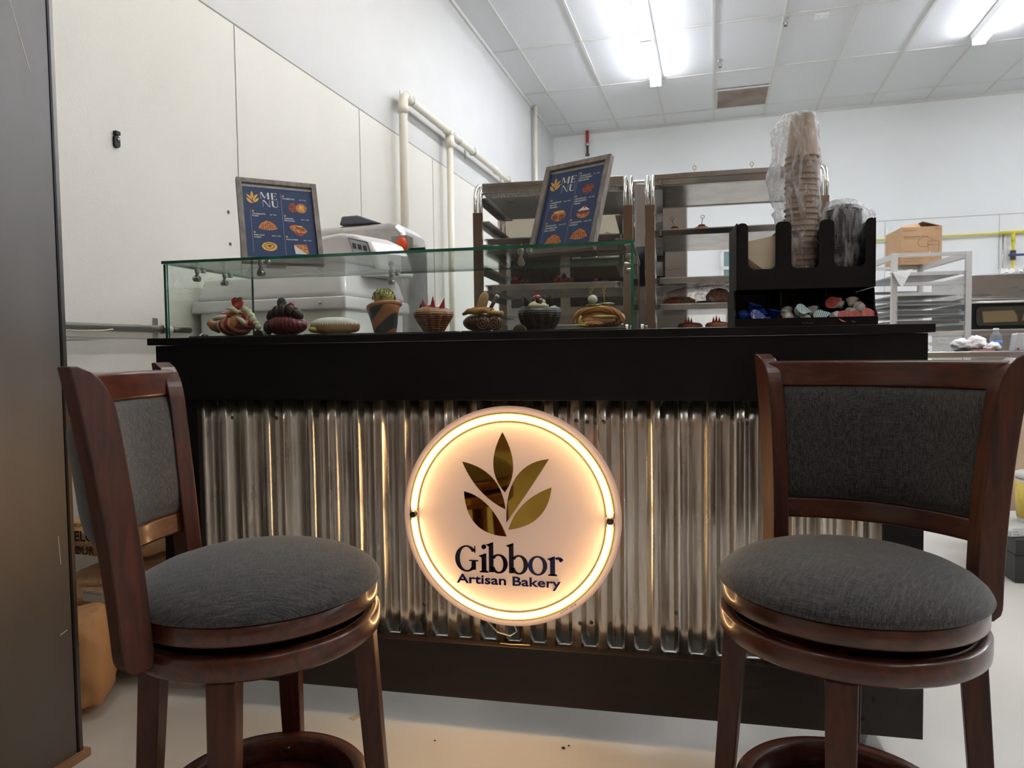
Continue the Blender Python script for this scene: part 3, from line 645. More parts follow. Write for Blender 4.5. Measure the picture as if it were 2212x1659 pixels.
# 1 strawberry croissant
p = thing('croissant', 'striped red strawberry croissant with cream, leftmost pastry in the glass case', 'pastry', (-.852, .175, SZ))
stripe = wave_mat('strawberry striped dough', (226,170,112), (158,30,46), 15, .4, 'X', 1.2, .2, .42, .55, rot=(0,.5,.6), coat=.3)
def crois(d, th, ph):
    k = 1+.05*math.sin(d.x*9+d.z*3); taper = 1-.35*abs(d.x)**3
    return Vector((d.x*k, d.y*taper, d.z*taper*k+.05*d.x*d.x))
MB().blob((-.003,0,.031), (.066,.042,.031), stripe, 40, 24, crois).obj('body', p)
MB().blob((.012,.002,.036), (.026,.044,.033), mat('flaky golden dough', (222,160,86), .45, c2=(190,120,60), nscale=14, stretch=(30,2,2), bump=.6, coat=.2), 28, 20).obj('golden_fold', p)
MB().tube([(-.055,0,.028),(-.075,-.004,.032),(-.086,-.006,.042),(-.083,-.004,.052)], [.018,.014,.010,.005], mat('baked tip', (190,124,76), .5), 12).obj('tip', p)
MB().blob((-.012,.008,.062), (.043,.034,.018), wave_mat('red glaze layers', (150,30,42), (206,120,84), 60, .3, 'Z', 3, .5), 28, 16).obj('upper_layer', p)
MB().tube([(-.05,-.034,.052),(-.03,-.040,.055),(-.008,-.038,.060)], [.006,.008,.005], cream, 12).obj('cream_ribbon', p)
MB().tube([(-.014,-.020,.084),(.008,-.026,.080),(.026,-.024,.070)], [.004,.008,.005], cream, 12).obj('cream_ribbon', p)
MB().tube([(.026,-.038,.056),(.042,-.036,.046),(.052,-.034,.034)], [.004,.0075,.006], cream, 12).obj('cream_ribbon', p)
for (x, z, r) in ((.034,.080,.011),(.046,.072,.0115),(.055,.061,.0115),(.062,.049,.011),(.070,.037,.0105),(.078,.026,.010)): dollop((x,-.006,z), (r,r,r*.95), 'cream_dollop', p)
s = MB().prism([(-.019,.010),(-.015,.017),(-.004,.016),(0,.012),(.006,.017),(.015,.015),(.019,.006),(.014,-.007),(.002,-.018),(-.006,-.014),(-.016,-.002)], -.006, .004, mat('strawberry slice', (206,40,44), .25, coat=.6, c2=(236,150,130), nscale=42, lo=.5, hi=.72), 'xz')
s.obj('strawberry_slice', p, loc=(.016,-.012,.096), bevel=.002); MB().prism([(-.019,.012),(-.008,.019),(0,.015),(.01,.019),(.021,.014),(.012,.0155),(0,.0125),(-.01,.0155)], -.004, .003, green, 'xz').obj('strawberry_leaf', p, loc=(.016,-.012,.098))
for (x, z) in ((.040,.056),(.060,.038)): MB().blob((x,-.020,z), (.007,.006,.009), berry_r, 12, 10).obj('red_berry', p)
# 2 chocolate raspberry roll
p = thing('croissant', 'crimson striped chocolate croissant with piped chocolate and a blackberry', 'pastry', (-.680, .175, SZ))
rib = wave_mat('crimson ribbed dough', (74,34,30), (150,28,50), 30, .3, 'X', 1.5, .35, .35, .6, coat=.4, bdist=.004, rot=(0,.25,0))
def rollf(d, th, ph): return Vector((math.copysign(abs(d.x)**.85,d.x)*(1-.05*d.z), d.y, math.copysign(abs(d.z)**.9,d.z)*(1.0-.1*d.x)))
MB().blob((0,0,.0315), (.061,.042,.032), rib, 40, 40, rollf, M=None).obj('body', p)
sp = MB(); sp.tube([(-.054-.002*i*.2, -.02+(.002+.0011*i)*math.cos(i*.5), .024+(.002+.0011*i)*math.sin(i*.5)) for i in range(20)], .003, choc, 6); MB().blob((-.056,-.014,.022),(.010,.020,.020),choc,20,14,lambda d,t,q:1+.12*math.sin(6*t)).obj('rolled_end', p)
for (x, y, z, a, r) in ((-.044,-.012,.058,.5,.017),(-.024,-.016,.068,.2,.018),(-.002,-.018,.072,0,.020),(.020,-.016,.070,-.4,.020),(.038,-.012,.062,-.8,.019)):
    dollop((x,y,z), (r*.82,r*.9,r*1.05), 'chocolate_swirl', p, choc, ribs=11, rot=Euler((.3,a*.9,0)))
dollop((-.042,.012,.076), (.012,.012,.010), 'cream_dollop', p)
berry(MB(), (-.014,-.006,.097), .014, blackb).obj('blackberry', p)
MB().blob((.016,-.004,.090), (.010,.008,.008), berry_r, 14, 10).obj('raspberry_piece', p)
MB().blob((.006,-.02,.086), (.009,.004,.004), mat('silver leaf', (180,190,190), .3), 12, 8).obj('blueberry_slice', p)
# 3 sugar-dusted pastry
p = thing('pastry', 'low oval pastry dusted with powdered sugar, third from the left', 'pastry', (-.527, .175, SZ))
M_, n, L, P = nt('sugared dough'); tc = n.new('ShaderNodeTexCoord'); w = n.new('ShaderNodeTexWave'); w.bands_direction = 'X'; w.inputs['Scale'].default_value = 42; w.inputs['Distortion'].default_value = 5
L.new(tc.outputs['Object'], w.inputs['Vector']); sx = n.new('ShaderNodeSeparateXYZ'); L.new(tc.outputs['Object'], sx.inputs[0])
mr = n.new('ShaderNodeMapRange'); mr.inputs['From Min'].default_value = .018; mr.inputs['From Max'].default_value = .036; L.new(sx.outputs['Z'], mr.inputs[0])
nz = n.new('ShaderNodeTexNoise'); nz.inputs['Scale'].default_value = 90; L.new(tc.outputs['Object'], nz.inputs['Vector'])
a1 = n.new('ShaderNodeMath'); a1.operation = 'MULTIPLY_ADD'; a1.inputs[1].default_value = .7; L.new(w.outputs['Fac'], a1.inputs[0]); L.new(mr.outputs[0], a1.inputs[2])
a2 = n.new('ShaderNodeMath'); a2.operation = 'MULTIPLY'; L.new(a1.outputs[0], a2.inputs[0]); L.new(mr.outputs[0], a2.inputs[1])
r = n.new('ShaderNodeValToRGB'); r.color_ramp.elements[0].position = .3; r.color_ramp.elements[1].position = .75; r.color_ramp.elements[0].color = lin((204,152,84)); r.color_ramp.elements[1].color = lin((232,226,216))
L.new(a2.outputs[0], r.inputs[0]); L.new(r.outputs[0], P.inputs['Base Color']); b = n.new('ShaderNodeBump'); b.inputs['Strength'].default_value = .35; b.inputs['Distance'].default_value = .0012; L.new(w.outputs['Fac'], b.inputs['Height']); L.new(b.outputs[0], P.inputs['Normal']); P.inputs['Roughness'].default_value = .6
def shell(d, th, ph): return Vector((math.copysign(abs(d.x)**.8, d.x), d.y, math.copysign(abs(d.z)**.8, d.z)*(1-.28*max(0,d.x)**2) if d.z > 0 else -abs(d.z)**.5*.85))
MB().blob((0,0,.0235), (.076,.042,.027), M_, 40, 24, shell).obj('crust', p)
MB().blob((-.052,-.022,.014), (.020,.018,.010), mat('pale filling', (222,206,140), .6, bump=.4, nscale=60), 16, 12).obj('filling', p)
# 4 pistachio cruffin
p = thing('cruffin', 'tall cup-shaped pastry with dark green bands and pistachio cream on top', 'pastry', (-.372, .175, SZ))
band = wave_mat('green banded dough', (24,44,36), (176,100,50), 6.2, .42, 'Z', .5, .35, .45, .55, rot=(.25,.72,.0), coat=.25, c3=(196,122,70))
def cup(r_, z, a): return r_*(1+.05*math.sin(3*a+z*60)+.012*math.sin(9*a+z*200)), z+.006*math.sin(a+1)*(z/.085)
MB().lathe([(.001,0),(.030,0),(.033,.006),(.036,.025),(.041,.05),(.046,.068),(.050,.077),(.049,.085),(.043,.089),(.028,.085),(.001,.082)], band, 48, fn=cup).obj('cup', p)
MB().tube([(.046*math.cos(a), .046*math.sin(a), .079+.008*math.cos(a+.6)) for a in [PI+i*PI*1.4/14 for i in range(15)]], [.004+.004*math.sin(PI*i/14) for i in range(15)], mat('baked rim', (186,112,62), .45, coat=.3), 8).obj('rim_fold', p)
pist = mat('pistachio cream', (170,166,88), .55, c2=(206,200,120), nscale=60, bump=.7)
MB().blob((0,0,.104), (.031,.031,.024), pist, 24, 18, lambda d,t,q: 1+.09*noise.noise(d*4)).obj('pistachio_cream', p)
c = MB(); rnd = random.Random(3); nutm = mat('chopped pistachio', (104,108,40), .6, c2=(150,146,70), nscale=80)
for i in range(150):
    z = rnd.uniform(-.25, 1); a = rnd.uniform(0, 2*PI); q = math.sqrt(max(0,1-z*z)); R0 = 1.0+rnd.uniform(0,.08)
    c.box((.031*q*math.cos(a)*R0, .031*q*math.sin(a)*R0, .104+.024*z*R0), (rnd.uniform(.003,.007), rnd.uniform(.002,.004), rnd.uniform(.002,.004)), nutm, rot=(rnd.random()*3, rnd.random()*3, rnd.random()*3))
c.obj('chopped_nuts', p, kind='stuff')
# 5 fluted strawberry basket
p = thing('pastry_basket', 'fluted brown pastry basket topped with red strawberry points', 'pastry', (-.222, .175, SZ))
flut = wave_mat('ribbed dough', (126,70,42), (188,124,80), 52, .42, 'Z', 1.6, .5, .3, .7, coat=.25, bdist=.003)
def fl(r_, z, a): k = math.exp(-((z-.025)/.022)**2); return r_*(1+.11*k*math.cos(13*a)), z+.002*math.sin(2*a)
MB().lathe([(.001,0),(.027,0),(.031,.004),(.037,.018),(.044,.03),(.052,.042),(.0565,.050),(.055,.056),(.048,.063),(.036,.069),(.020,.071),(.001,.071)], flut, 78, fn=fl).obj('basket', p)
for x, h, tl in ((-.025,.030,-.12),(.0,.036,0.05),(.026,.030,.3)):
    MB().prism([(-.008,0),(.010,0),(.001+tl*.03,h)], -.003, .004, mat('strawberry wedge', (196,34,44), .3, coat=.5) if x < -.02 else stw, 'xz').obj('strawberry_wedge', p, loc=(x,-.012,.066), bevel=.001) if x > -.02 else None
    if x < -.02:
        stw = mat('strawberry wedge', (196,34,44), .3, coat=.5, bump=.3, nscale=300); MB().prism([(-.008,0),(.010,0),(-.003,h)], -.003, .004, stw, 'xz').obj('strawberry_wedge', p, loc=(x,-.012,.066), bevel=.001)
berry(MB(), (-.031,.0,.074), .011, blackb, 26).obj('blackberry', p)
MB().blob((-.008,0,.071), (.014,.012,.008), berry_r, 12, 10).obj('strawberry_half', p)
# 6 double-scroll chocolate roll
p = thing('pastry_roll', 'brown double-scroll pastry with caramel ribbon and a ladyfinger biscuit', 'pastry', (-.072, .175, SZ))
dark = wave_mat('cocoa layered dough', (62,38,28), (104,66,44), 40, .35, 'X', 2.5, .45, .35, .65, coat=.35, bdist=.003, rot=(0,.4,.4))
MB().blob((-.012,.004,.025), (.052,.040,.026), dark, 36, 24).obj('body', p)
for x in (.004, .036):
    sw = MB(); sw.lathe([(.001,0),(.018,0),(.0195,.004),(.0195,.05)], dark, 26, M=Matrix.Translation((x,-.040,.0205)) @ Matrix.Rotation(-PI/2,4,'X'))
    sw.obj('scroll', p)
    sw = MB(); sw.tube([(x+(.003+.00062*i)*math.cos(i*.55), -.0415, .0205+(.003+.00062*i)*math.sin(i*.55)) for i in range(25)], .0017, mat('scroll layer', (140,96,66), .4) if x < .01 else scl, 6); scl = sw.mats[0]; sw.obj('scroll_layers', p)
    MB().blob((x,-.0402,.0205), (.0036,.0016,.0036), choc, 12, 8).obj('chocolate_core', p)
car = mat('caramel cream', (176,122,50), .4, coat=.2, c2=(196,146,76), nscale=18)
MB().tube([(-.058,-.018,.048),(-.04,-.026,.056),(-.018,-.030,.054),(.0,-.028,.058),(.02,-.026,.054)], [.004,.008,.009,.008,.006], car, 12).tube([(-.055,-.012,.052),(-.03,-.018,.060),(.0,-.018,.062),(.03,-.016,.058)], [.004,.007,.007,.005], car, 12).obj('caramel_ribbon', p)
for x in (.018,.027,.036,.045,.053): dollop((x,-.018,.050-.1*(x-.02)), (.006,.016,.009), 'caramel_dollop', p, car)
MB().blob((0,0,0), (.0135,.009,.032), mat('ladyfinger biscuit', (188,146,112), .8, c2=(204,166,134), nscale=60, bump=.5), 20, 16, lambda d,t,q: Vector((d.x*(1+.1*(1-d.z*d.z)**.5), d.y, math.copysign(abs(d.z)**.75, d.z))), M=Matrix.Translation((-.004,-.006,.080)) @ Matrix.Rotation(.32,4,'Y')).obj('ladyfinger', p)
MB().tube([(.012,-.006,.052),(.036,-.006,.094)], .0055, mat('chocolate stick', (84,50,46), .35), 12).obj('chocolate_stick', p)
MB().blob((.0375,-.006,.0955), (.0065,.0065,.0065), mat('silver pearl', (196,196,196), .2, metal=.7), 14, 10).obj('silver_pearl', p)
# 7 dark chocolate basket
p = thing('pastry_basket', 'dark chocolate pastry basket with cream, chocolate curls and a cherry', 'pastry', (.084, .175, SZ))
dk = wave_mat('dark layered dough', (24,15,12), (44,30,24), 50, .42, 'Z', 3, .5, .35, .7, coat=.3, bdist=.003)
def fl7(r_, z, a): k = math.exp(-((z-.02)/.02)**2); w2 = max(0, (z-.03)/.04); return r_*(1+.09*k*math.cos(14*a)+.04*w2*math.sin(3*a)), z+.004*w2*math.sin(2*a+1)
MB().lathe([(.001,0),(.036,0),(.041,.004),(.048,.018),(.055,.032),(.060,.043),(.0605,.051),(.055,.059),(.044,.065),(.030,.062),(.001,.060)], dk, 84, fn=fl7).obj('basket', p)
dollop((-.006,-.010,.067), (.034,.030,.013), 'cream', p, cream); dollop((.006,-.012,.077), (.018,.018,.010), 'cream', p, cream)
curlm = mat('chocolate curl', (32,22,20), .35)
def curl(x, y, z, r_, a0, a1, h, tilt=0):
    vs = []; n_ = 12
    for k in (0, 1):
        for i in range(n_+1): a = a0+(a1-a0)*i/n_; vs.append((x+r_*math.cos(a)+tilt*k*h, y+r_*math.sin(a), z+h*k+.004*math.sin(a*2)*k))
    o = MB().add(vs, [(i, i+1, n_+2+i, n_+1+i) for i in range(n_)], curlm, True).obj('chocolate_curl', p); s2 = o.modifiers.new('t','SOLIDIFY'); s2.thickness = .0014
curl(-.024,-.020,.062,.014,PI*.9,PI*1.95,.028,-.2); curl(.004,-.026,.066,.010,PI*1.1,PI*2,.020); curl(.022,-.006,.066,.015,PI*.2,PI*1.6,.026,.1)
MB().blob((-.003,-.014,.089), (.0105,.0105,.0085), mat('glazed cherry', (206,16,22), .08, coat=1), 20, 14, lambda d,t,q: 1-.12*max(0,d.z)**8).obj('cherry', p)
MB().tube([(-.003,-.014,.094),(-.006,-.014,.105),(-.011,-.014,.116),(-.0135,-.014,.121)], [.0012,.001,.0011,.0022], mat('cherry stem', (200,30,34), .4), 8).obj('cherry_stem', p)
# 8 ham croissant with skewers
p = thing('croissant', 'golden ham and cheese croissant with pickles and an onion on picks, rightmost in the case', 'pastry', (.245, .175, SZ))
gold_d = wave_mat('golden layered dough', (180,110,56), (216,152,86), 34, .4, 'Z', 3, .35, .3, .7, coat=.3, typ='RINGS', rings='Y', bdist=.003)
MB().blob((.004,.012,.029), (.070,.038,.031), gold_d, 44, 28, lambda d,t,q: Vector((d.x*1.0, d.y, (d.z if d.z > -.75 else -.75)*(1-.05*d.x*d.x)))).obj('body', p)
nn = 30; vs = []
MB().tube([(.002+.062*math.cos(a), -.022, .028+.026*math.sin(a)) for a in [PI*1.12+i*-PI*1.35/nn for i in range(nn+1)]], [.003+.006*math.sin(PI*min(1,i/nn*1.02))**.6 for i in range(nn+1)], gold_d, 12).obj('outer_fold', p)
MB().blob((.004,-.020,.023), (.046,.012,.013), mat('ham', (206,140,110), .4, c2=(222,170,140), nscale=40, bump=.4), 20, 12).obj('ham', p)
ch = mat('melted cheese', (222,196,92), .35, coat=.2, c2=(232,212,130), nscale=30)
MB().blob((.018,-.027,.032), (.034,.008,.005), ch, 20, 10, lambda d,t,q: 1+.25*noise.noise(d*3)).blob((-.035,-.026,.010), (.034,.016,.009), ch, 24, 12, lambda d,t,q: Vector((d.x, d.y, d.z*(.45+.55*d.x) if d.x < .6 else d.z))).tube([(-.044,-.028,.012),(-.046,-.029,.028),(-.042,-.028,.036)], [.009,.004,.003], ch, 8).obj('cheese', p)
MB().blob((-.012,-.030,.013), (.030,.013,.009), gold_d, 22, 14).obj('lower_fold', p)
pk = mat('pickle slice', (136,134,44), .3, coat=.4, c2=(110,112,40), nscale=40)
MB().blob((-.008,-.018,.064), (.022,.012,.0045), pk, 20, 10).obj('pickle_slice', p); MB().blob((.024,-.006,.067), (.023,.012,.0045), pk, 20, 10).obj('pickle_slice', p)
MB().blob((-.012,-.016,.080), (.0135,.0135,.0125), mat('pearl onion', (228,232,220), .2, coat=.5, sss=.2), 20, 14).obj('pearl_onion', p)
bam = mat('bamboo pick', (188,152,84), .5)
for x, z0, z1, tx in ((-.012,.066,.103,-.006),(.020,.066,.106,-.003)):
    kn = [(x+tx+.009*math.sin(2*a)*.6, -.010, z1+.008*math.cos(a)) for a in [i*2*PI/16 for i in range(16)]]
    MB().tube([(x,-.012,z0),(x+tx,-.010,z1-.006)], .0011, bam, 6).tube([(x+tx+q, -.010-.001*s2, z1-.01+w3) for q, s2, w3 in ((-.008,0,0),(-.002,1,.006),(.005,0,.012),(.004,0,.018),(-.001,0,.019),(-.004,0,.014),(0,1,.006),(.007,0,-.002))], .0013, bam, 6).obj('knotted_pick', p)
# ---------------------------------------------------------------- menu stands on the glass
def menu(label, loc, ang, tilt, w, h, rows, big, leaf_pos, mut=False):
    t = thing('menu_frame', label, 'menu stand', loc, ang); t.rotation_mode = 'XYZ'
    Mx = Matrix.Rotation(-tilt, 4, 'X'); fwid = .0155; d = .018
    # frame: four mitred bars
    def bar(a, b, c, e):
        mb = MB(); mb.prism([a, b, c, e], -.002, d-.002, 'framewood', 'xz', M=Mx); return mb
    o = (-w/2, 0, w/2, h); i = (-w/2+fwid, fwid, w/2-fwid, h-fwid)
    for q in (((o[0],o[3]),(o[2],o[3]),(i[2],i[3]),(i[0],i[3])), ((o[0],o[1]),(i[0],i[1]),(i[2],i[1]),(o[2],o[1])), ((o[0],o[1]),(o[0],o[3]),(i[0],i[3]),(i[0],i[1])), ((o[2],o[1]),(i[2],i[1]),(i[2],i[3]),(o[2],o[3]))):
        bar(*q).obj('frame_bar', t, bevel=.0006)
    MB().span((i[0]-.002, d-.010, i[1]-.002), (i[2]+.002, d-.004, i[3]+.002), 'poster_w', M=Mx).obj('backing_board', t)
    # easel leg behind
    MB().prism([(-.02,h*.62),(.02,h*.62),(.03,.0),(-.03,.0)], 0, .003, 'plastic_black', 'xz', M=Matrix.Translation((0,.155,0)) @ Matrix.Rotation(.36,4,'X')).obj('easel_leg', t)
    pw, ph = w-2*fwid, h-2*fwid; ps = MB(); Y = d-.0105
    ps.span((i[0]-.001, Y-.0006, i[1]-.001), (i[2]+.001, Y, i[3]-.009), 'poster', M=Mx)
    pr = ps; y1 = Y-.0009
    def X(u): return i[0]+pw*u
    def Z(v): return i[1]+(ph-.009)*(1-v)
    def poly(pts, mt, lift=0): pr.add([(a, y1-lift, b) for a, b in pts], [tuple(range(len(pts)))[::-1]], mt, M=Mx)
    def tx(s, u, v, hh, wd=None, mt='poster_w', bold=.012): put_text(pr, s, X(u), Z(v), hh, mt, M=Mx, width=wd, bold=bold, y=y1)
    def lf(cx, cz, sc, which=range(5)):
        for k in which:
            L_ = LEAVES[k]; P_ = leaf(*L_, n=6); poly([(cx+a*sc, cz+(b-.075)*sc) for a, b in P_], 'poster_y')
    lf(X(.145), Z(.155), .155)
    def big_letters(u, v, hh, ww, strokes):
        x0, z0 = X(u), Z(v)
        for st in strokes: poly([(x0+a*ww, z0+b*hh) for a, b in st], 'poster_w')
    MM = [[(0,0),(.02,0),(.02,1),(0,1)],[(0,1),(.10,1),(.26,.25),(.22,.08)],[(.22,.08),(.26,.16),(.47,1),(.45,1)],[(.42,0),(.53,0),(.53,1),(.42,1)]]
    EE = [[(.66,0),(.77,0),(.77,1),(.66,1)],[(.77,.96),(1,.96),(1,1),(.77,1)],[(.77,.5),(.92,.5),(.92,.54),(.77,.54)],[(.77,0),(1,0),(1,.04),(.77,.04)],[(.97,.8),(1,.8),(1,1),(.94,1)],[(.97,.2),(1,.2),(1,0),(.94,0)],[(.9,.42),(.93,.42),(.93,.62),(.9,.62)]]
    NN = [[(.06,0),(.08,0),(.08,1),(.06,1)],[(.06,1),(.16,1),(.50,.0),(.46,0)],[(.48,0),(.50,0),(.50,1),(.48,1)]]
    UU = [[(.62,.25),(.73,.25),(.73,1),(.62,1)],[(.62,.25),(.73,.25),(.80,.07),(.78,0),(.68,.08)],[(.78,0),(.80,.05),(.92,.10),(.97,.25),(.985,.25),(.95,.05),(.88,0)],[(.97,.22),(.985,.22),(.985,1),(.97,1)]]
    big_letters(.255, .165, .023, .047, MM+EE); big_letters(.265, .275, .023, .047, NN+UU)
    poly0 = poly
    for (u, v, l1, price, pic) in rows:
        poly = poly0
        poly([(X(u)+.0032*math.cos(a), Z(v)+.0032*math.sin(a)) for a in [k*PI/8 for k in range(16)]], 'poster_y'); poly([(X(u)+.001*math.cos(a), Z(v)+.001*math.sin(a)) for a in [k*PI/4 for k in range(8)]], 'poster', .0002)
        for k, s in enumerate(l1): tx(s, u-.012, v+.045+.03*k, .0046, bold=.02)
        tx(price, u+.235, v+.045, .0034, bold=.02)
        poly([(X(u-.035), Z(v-.02)), (X(u-.033), Z(v-.02)), (X(u-.033), Z(v+.27)), (X(u-.035), Z(v+.27))], 'poster_w')
        cx, cz = X(u+.19), Z(v+.045+.03*len(l1)+.085); pc = (cx, cz); KS = 1.38
        def poly(pts, mt, lift=0, c=pc): pr.add([(c[0]+(a-c[0])*KS, y1-lift, c[1]+(b-c[1])*KS) for a, b in pts], [tuple(range(len(pts)))[::-1]], mt, M=Mx)
        def ell(cx, cz, a, b, mt, lift=0, n=20, rot=0): poly([(cx+a*math.cos(t_)*math.cos(rot)-b*math.sin(t_)*math.sin(rot), cz+a*math.cos(t_)*math.sin(rot)+b*math.sin(t_)*math.cos(rot)) for t_ in [2*PI*k/n for k in range(n)]], mt, lift)
        if pic == 'palm': ell(cx-.008, cz, .011, .0125, 'pic_b'); ell(cx+.009, cz, .0115, .012, 'pic_a', .0001); ell(cx+.009, cz, .006, .007, 'pic_c', .0002)
        elif pic == 'crois':
            poly([(cx-.021,cz-.008),(cx-.014,cz+.004),(cx-.006,cz+.009),(cx,cz+.012),(cx+.007,cz+.009),(cx+.014,cz+.004),(cx+.021,cz-.008),(cx+.01,cz-.011),(cx,cz-.012),(cx-.01,cz-.011)], 'pic_a')
            for k in range(-3, 4): poly([(cx+k*.005-.0008,cz-.010+abs(k)*.0005),(cx+k*.005+.0008,cz-.010+abs(k)*.0005),(cx+k*.0038+.0008,cz+.008-abs(k)*.0025),(cx+k*.0038-.0008,cz+.008-abs(k)*.0025)], 'pic_b', .0001)
        elif pic == 'muffin': ell(cx, cz-.006, .011, .009, 'pic_b'); ell(cx-.002, cz+.002, .019, .009, 'pic_a', .0001, rot=-.25); ell(cx+.003, cz+.003, .012, .003, 'pic_b', .0002, rot=-.4); ell(cx+.002, cz+.009, .006, .002, 'pic_c', .0003)
        elif pic == 'snail': ell(cx, cz, .016, .011, 'pic_c'); ell(cx, cz+.001, .011, .0075, 'pic_b', .0001); ell(cx, cz+.001, .009, .006, 'pic_c', .0002); ell(cx, cz+.001, .004, .003, 'pic_b', .0003)
        elif pic == 'suisse': poly([(cx-.014,cz+.010),(cx+.013,cz+.011),(cx+.016,cz-.012),(cx-.012,cz-.011)], 'pic_a'); poly([(cx-.015,cz+.008),(cx+.012,cz-.013),(cx-.013,cz-.013)], 'poster_w', .0001)
        elif pic == 'dark': ell(cx, cz, .014, .011, 'pic_b', rot=.3)
        elif pic == 'scroll': ell(cx, cz, .018, .012, 'pic_a'); ell(cx-.008, cz-.003, .007, .007, 'pic_b', .0001); ell(cx+.008, cz-.003, .007, .007, 'pic_b', .0001); ell(cx, cz+.009, .014, .003, 'pic_c', .0002)
        elif pic == 'cream': ell(cx, cz-.003, .015, .010, 'pic_a'); ell(cx, cz, .014, .004, 'pic_b', .0001); poly([(cx-.015,cz+.004),(cx,cz+.014),(cx+.015,cz+.004)], 'poster_w', .0002); ell(cx+.001, cz+.012, .002, .004, mat('print red', (190,50,50), .5), .0003)
    for (u, v, ks) in leaf_pos: lf(X(u), Z(v), .10, ks)
    ps.obj('menu_print', t)
    return t
menu('upright framed blue menu with gold leaf logo near the left end of the glass case', (-.686, .178, CZ+.0005), .687, .349, .238, .281,
     [(.575,.10,['PALMERITAS'],'$4 + TAX','palm'),(.13,.345,['CROISSANTS','PLAIN'],'$4+ TAX','crois'),(.575,.385,['CROFFIN','PISTACHO'],'$7.5 + TAX','muffin'),(.13,.64,['PAIN AUX','RAISIN'],'$4.50 + TAX','snail'),(.575,.68,['PAIN SUISSE'],'$6.5 + TAX','suisse')], 0, [(.97,.93,(0,1,3))])
menu('framed menu leaning back near the right end of the glass case, over the cherry basket', (.139, .184, CZ+.0005), -.468, .355, .22, .285,
     [(.575,.06,['CROISSANTS','CHOCOBERRY','EXPLOSION'],'$7 + TAX','dark'),(.13,.36,['CROISSANTS','MOCHA','TIRAMISU'],'$7.5 + TAX','scroll'),(.575,.36,['CROISSANTS','STRAWBERRY','CREAM'],'$7+ TAX','cream'),(.13,.66,['CROISSANTS','CARAMELIZED','MILK CREAM'],'$6.50+ TAX','crois'),(.575,.66,['CROISSANTS','NUTELLA'],'$6.50+ TAX','crois')], 0, [(.98,.52,(0,1,3)),(.02,.93,(0,2,4))])
# ================================================================ black cup and condiment organiser
og = thing('cup_organizer', 'black plastic organiser for cups and creamers at the right of the counter', 'organizer', (.757, .075, ZT+.0005), math.radians(1.0))
hw = .160; D = .17; ZF = .092; ZTP = .256
def notch(x0, x1, zb, zt, r=.012): return [(x0, zt-r)]+[(x0+r*0, zt-r)]
# upper front panel: a comb with three rounded slots
def comb():
    slots = [(-.132,-.068),(-.031,.033),(.067,.137)]; zb = .142; r = .012; pts = [(-hw, ZF)]; pts += [(-hw, ZTP-.012)]+[( -hw+.012-.012*math.cos(a), ZTP-.012+.012*math.sin(a)) for a in (.5,1.0,PI/2)]
    for x0, x1 in slots:
        pts += [(x0-r+r*math.sin(a), ZTP-r+r*math.cos(a)) for a in (0,.5,1.0,PI/2)]
        pts += [(x0+r-r*math.cos(a), zb+r-r*math.sin(a)) for a in (0,.5,1.0,PI/2)]+[(x1-r+r*math.sin(a), zb+r-r*math.cos(a)) for a in (0,.5,1.0,PI/2)]
        pts += [(x1+r-r*math.cos(a), ZTP-r+r*math.sin(a)) for a in (0,.5,1.0,PI/2)]
    pts += [(hw-.008, ZTP),(hw, ZTP-.008),(hw, ZF)]
    return pts
MB().prism(comb(), 0, .0035, 'plastic_black', 'xz').obj('upper_front', og)
for s in (-1, 1):
    MB().prism([(0,ZF),(0,ZTP),(D,ZTP+.004),(D,ZF)], s*hw-(0.0035 if s > 0 else 0), s*hw+(.0035 if s < 0 else 0), 'plastic_black', 'yz').obj('side_panel', og, bevel=.001)
    MB().prism([(-.004,0),(-.004,.03),(.012,.045),(.02,.092),(D,.092),(D,0)], s*(hw+.002)-.0018, s*(hw+.002)+.0018, 'plastic_black', 'yz').obj('lower_side', og, bevel=.001)
MB().span((-hw, D-.004, 0), (hw, D, ZTP+.004-.03), 'plastic_black').obj('back_panel', og)
for x in (-.05, .05): MB().span((x-.0015, .004, ZF+.003), (x+.0015, D-.004, ZTP-.01), 'plastic_black').obj('divider', og)
for x in (-.05, .055): MB().span((x-.0015, .03, .003), (x+.0015, D-.004, ZF-.003), 'plastic_black').obj('divider', og)
MB().span((-hw, 0.0036, ZF), (hw, D-.004, ZF+.003), 'plastic_black').obj('upper_tray', og)
MB().span((-hw, -.002, 0), (hw, D-.004, .003), 'plastic_black').obj('lower_tray', og)
lip = MB().prism(rrect(-hw-.004, 0, hw+.004, .021, .004), -.0085, -.005, 'plastic_black', 'xz'); lip.obj('front_lip', og)
vs, fs = text2d('MindReader', .0042, .027); MB().add([(a-.008, -.0088, b+.006) for a, b in vs], fs, mat('grey emblem', (96,96,100), .4)).obj('emblem', og)
OG = Vector((.757, .075, ZT+.0005)); RO = Matrix.Rotation(math.radians(1.0), 3, 'Z')
def O_(x, y, z): v = RO @ Vector((x, y, z)); return OG+v
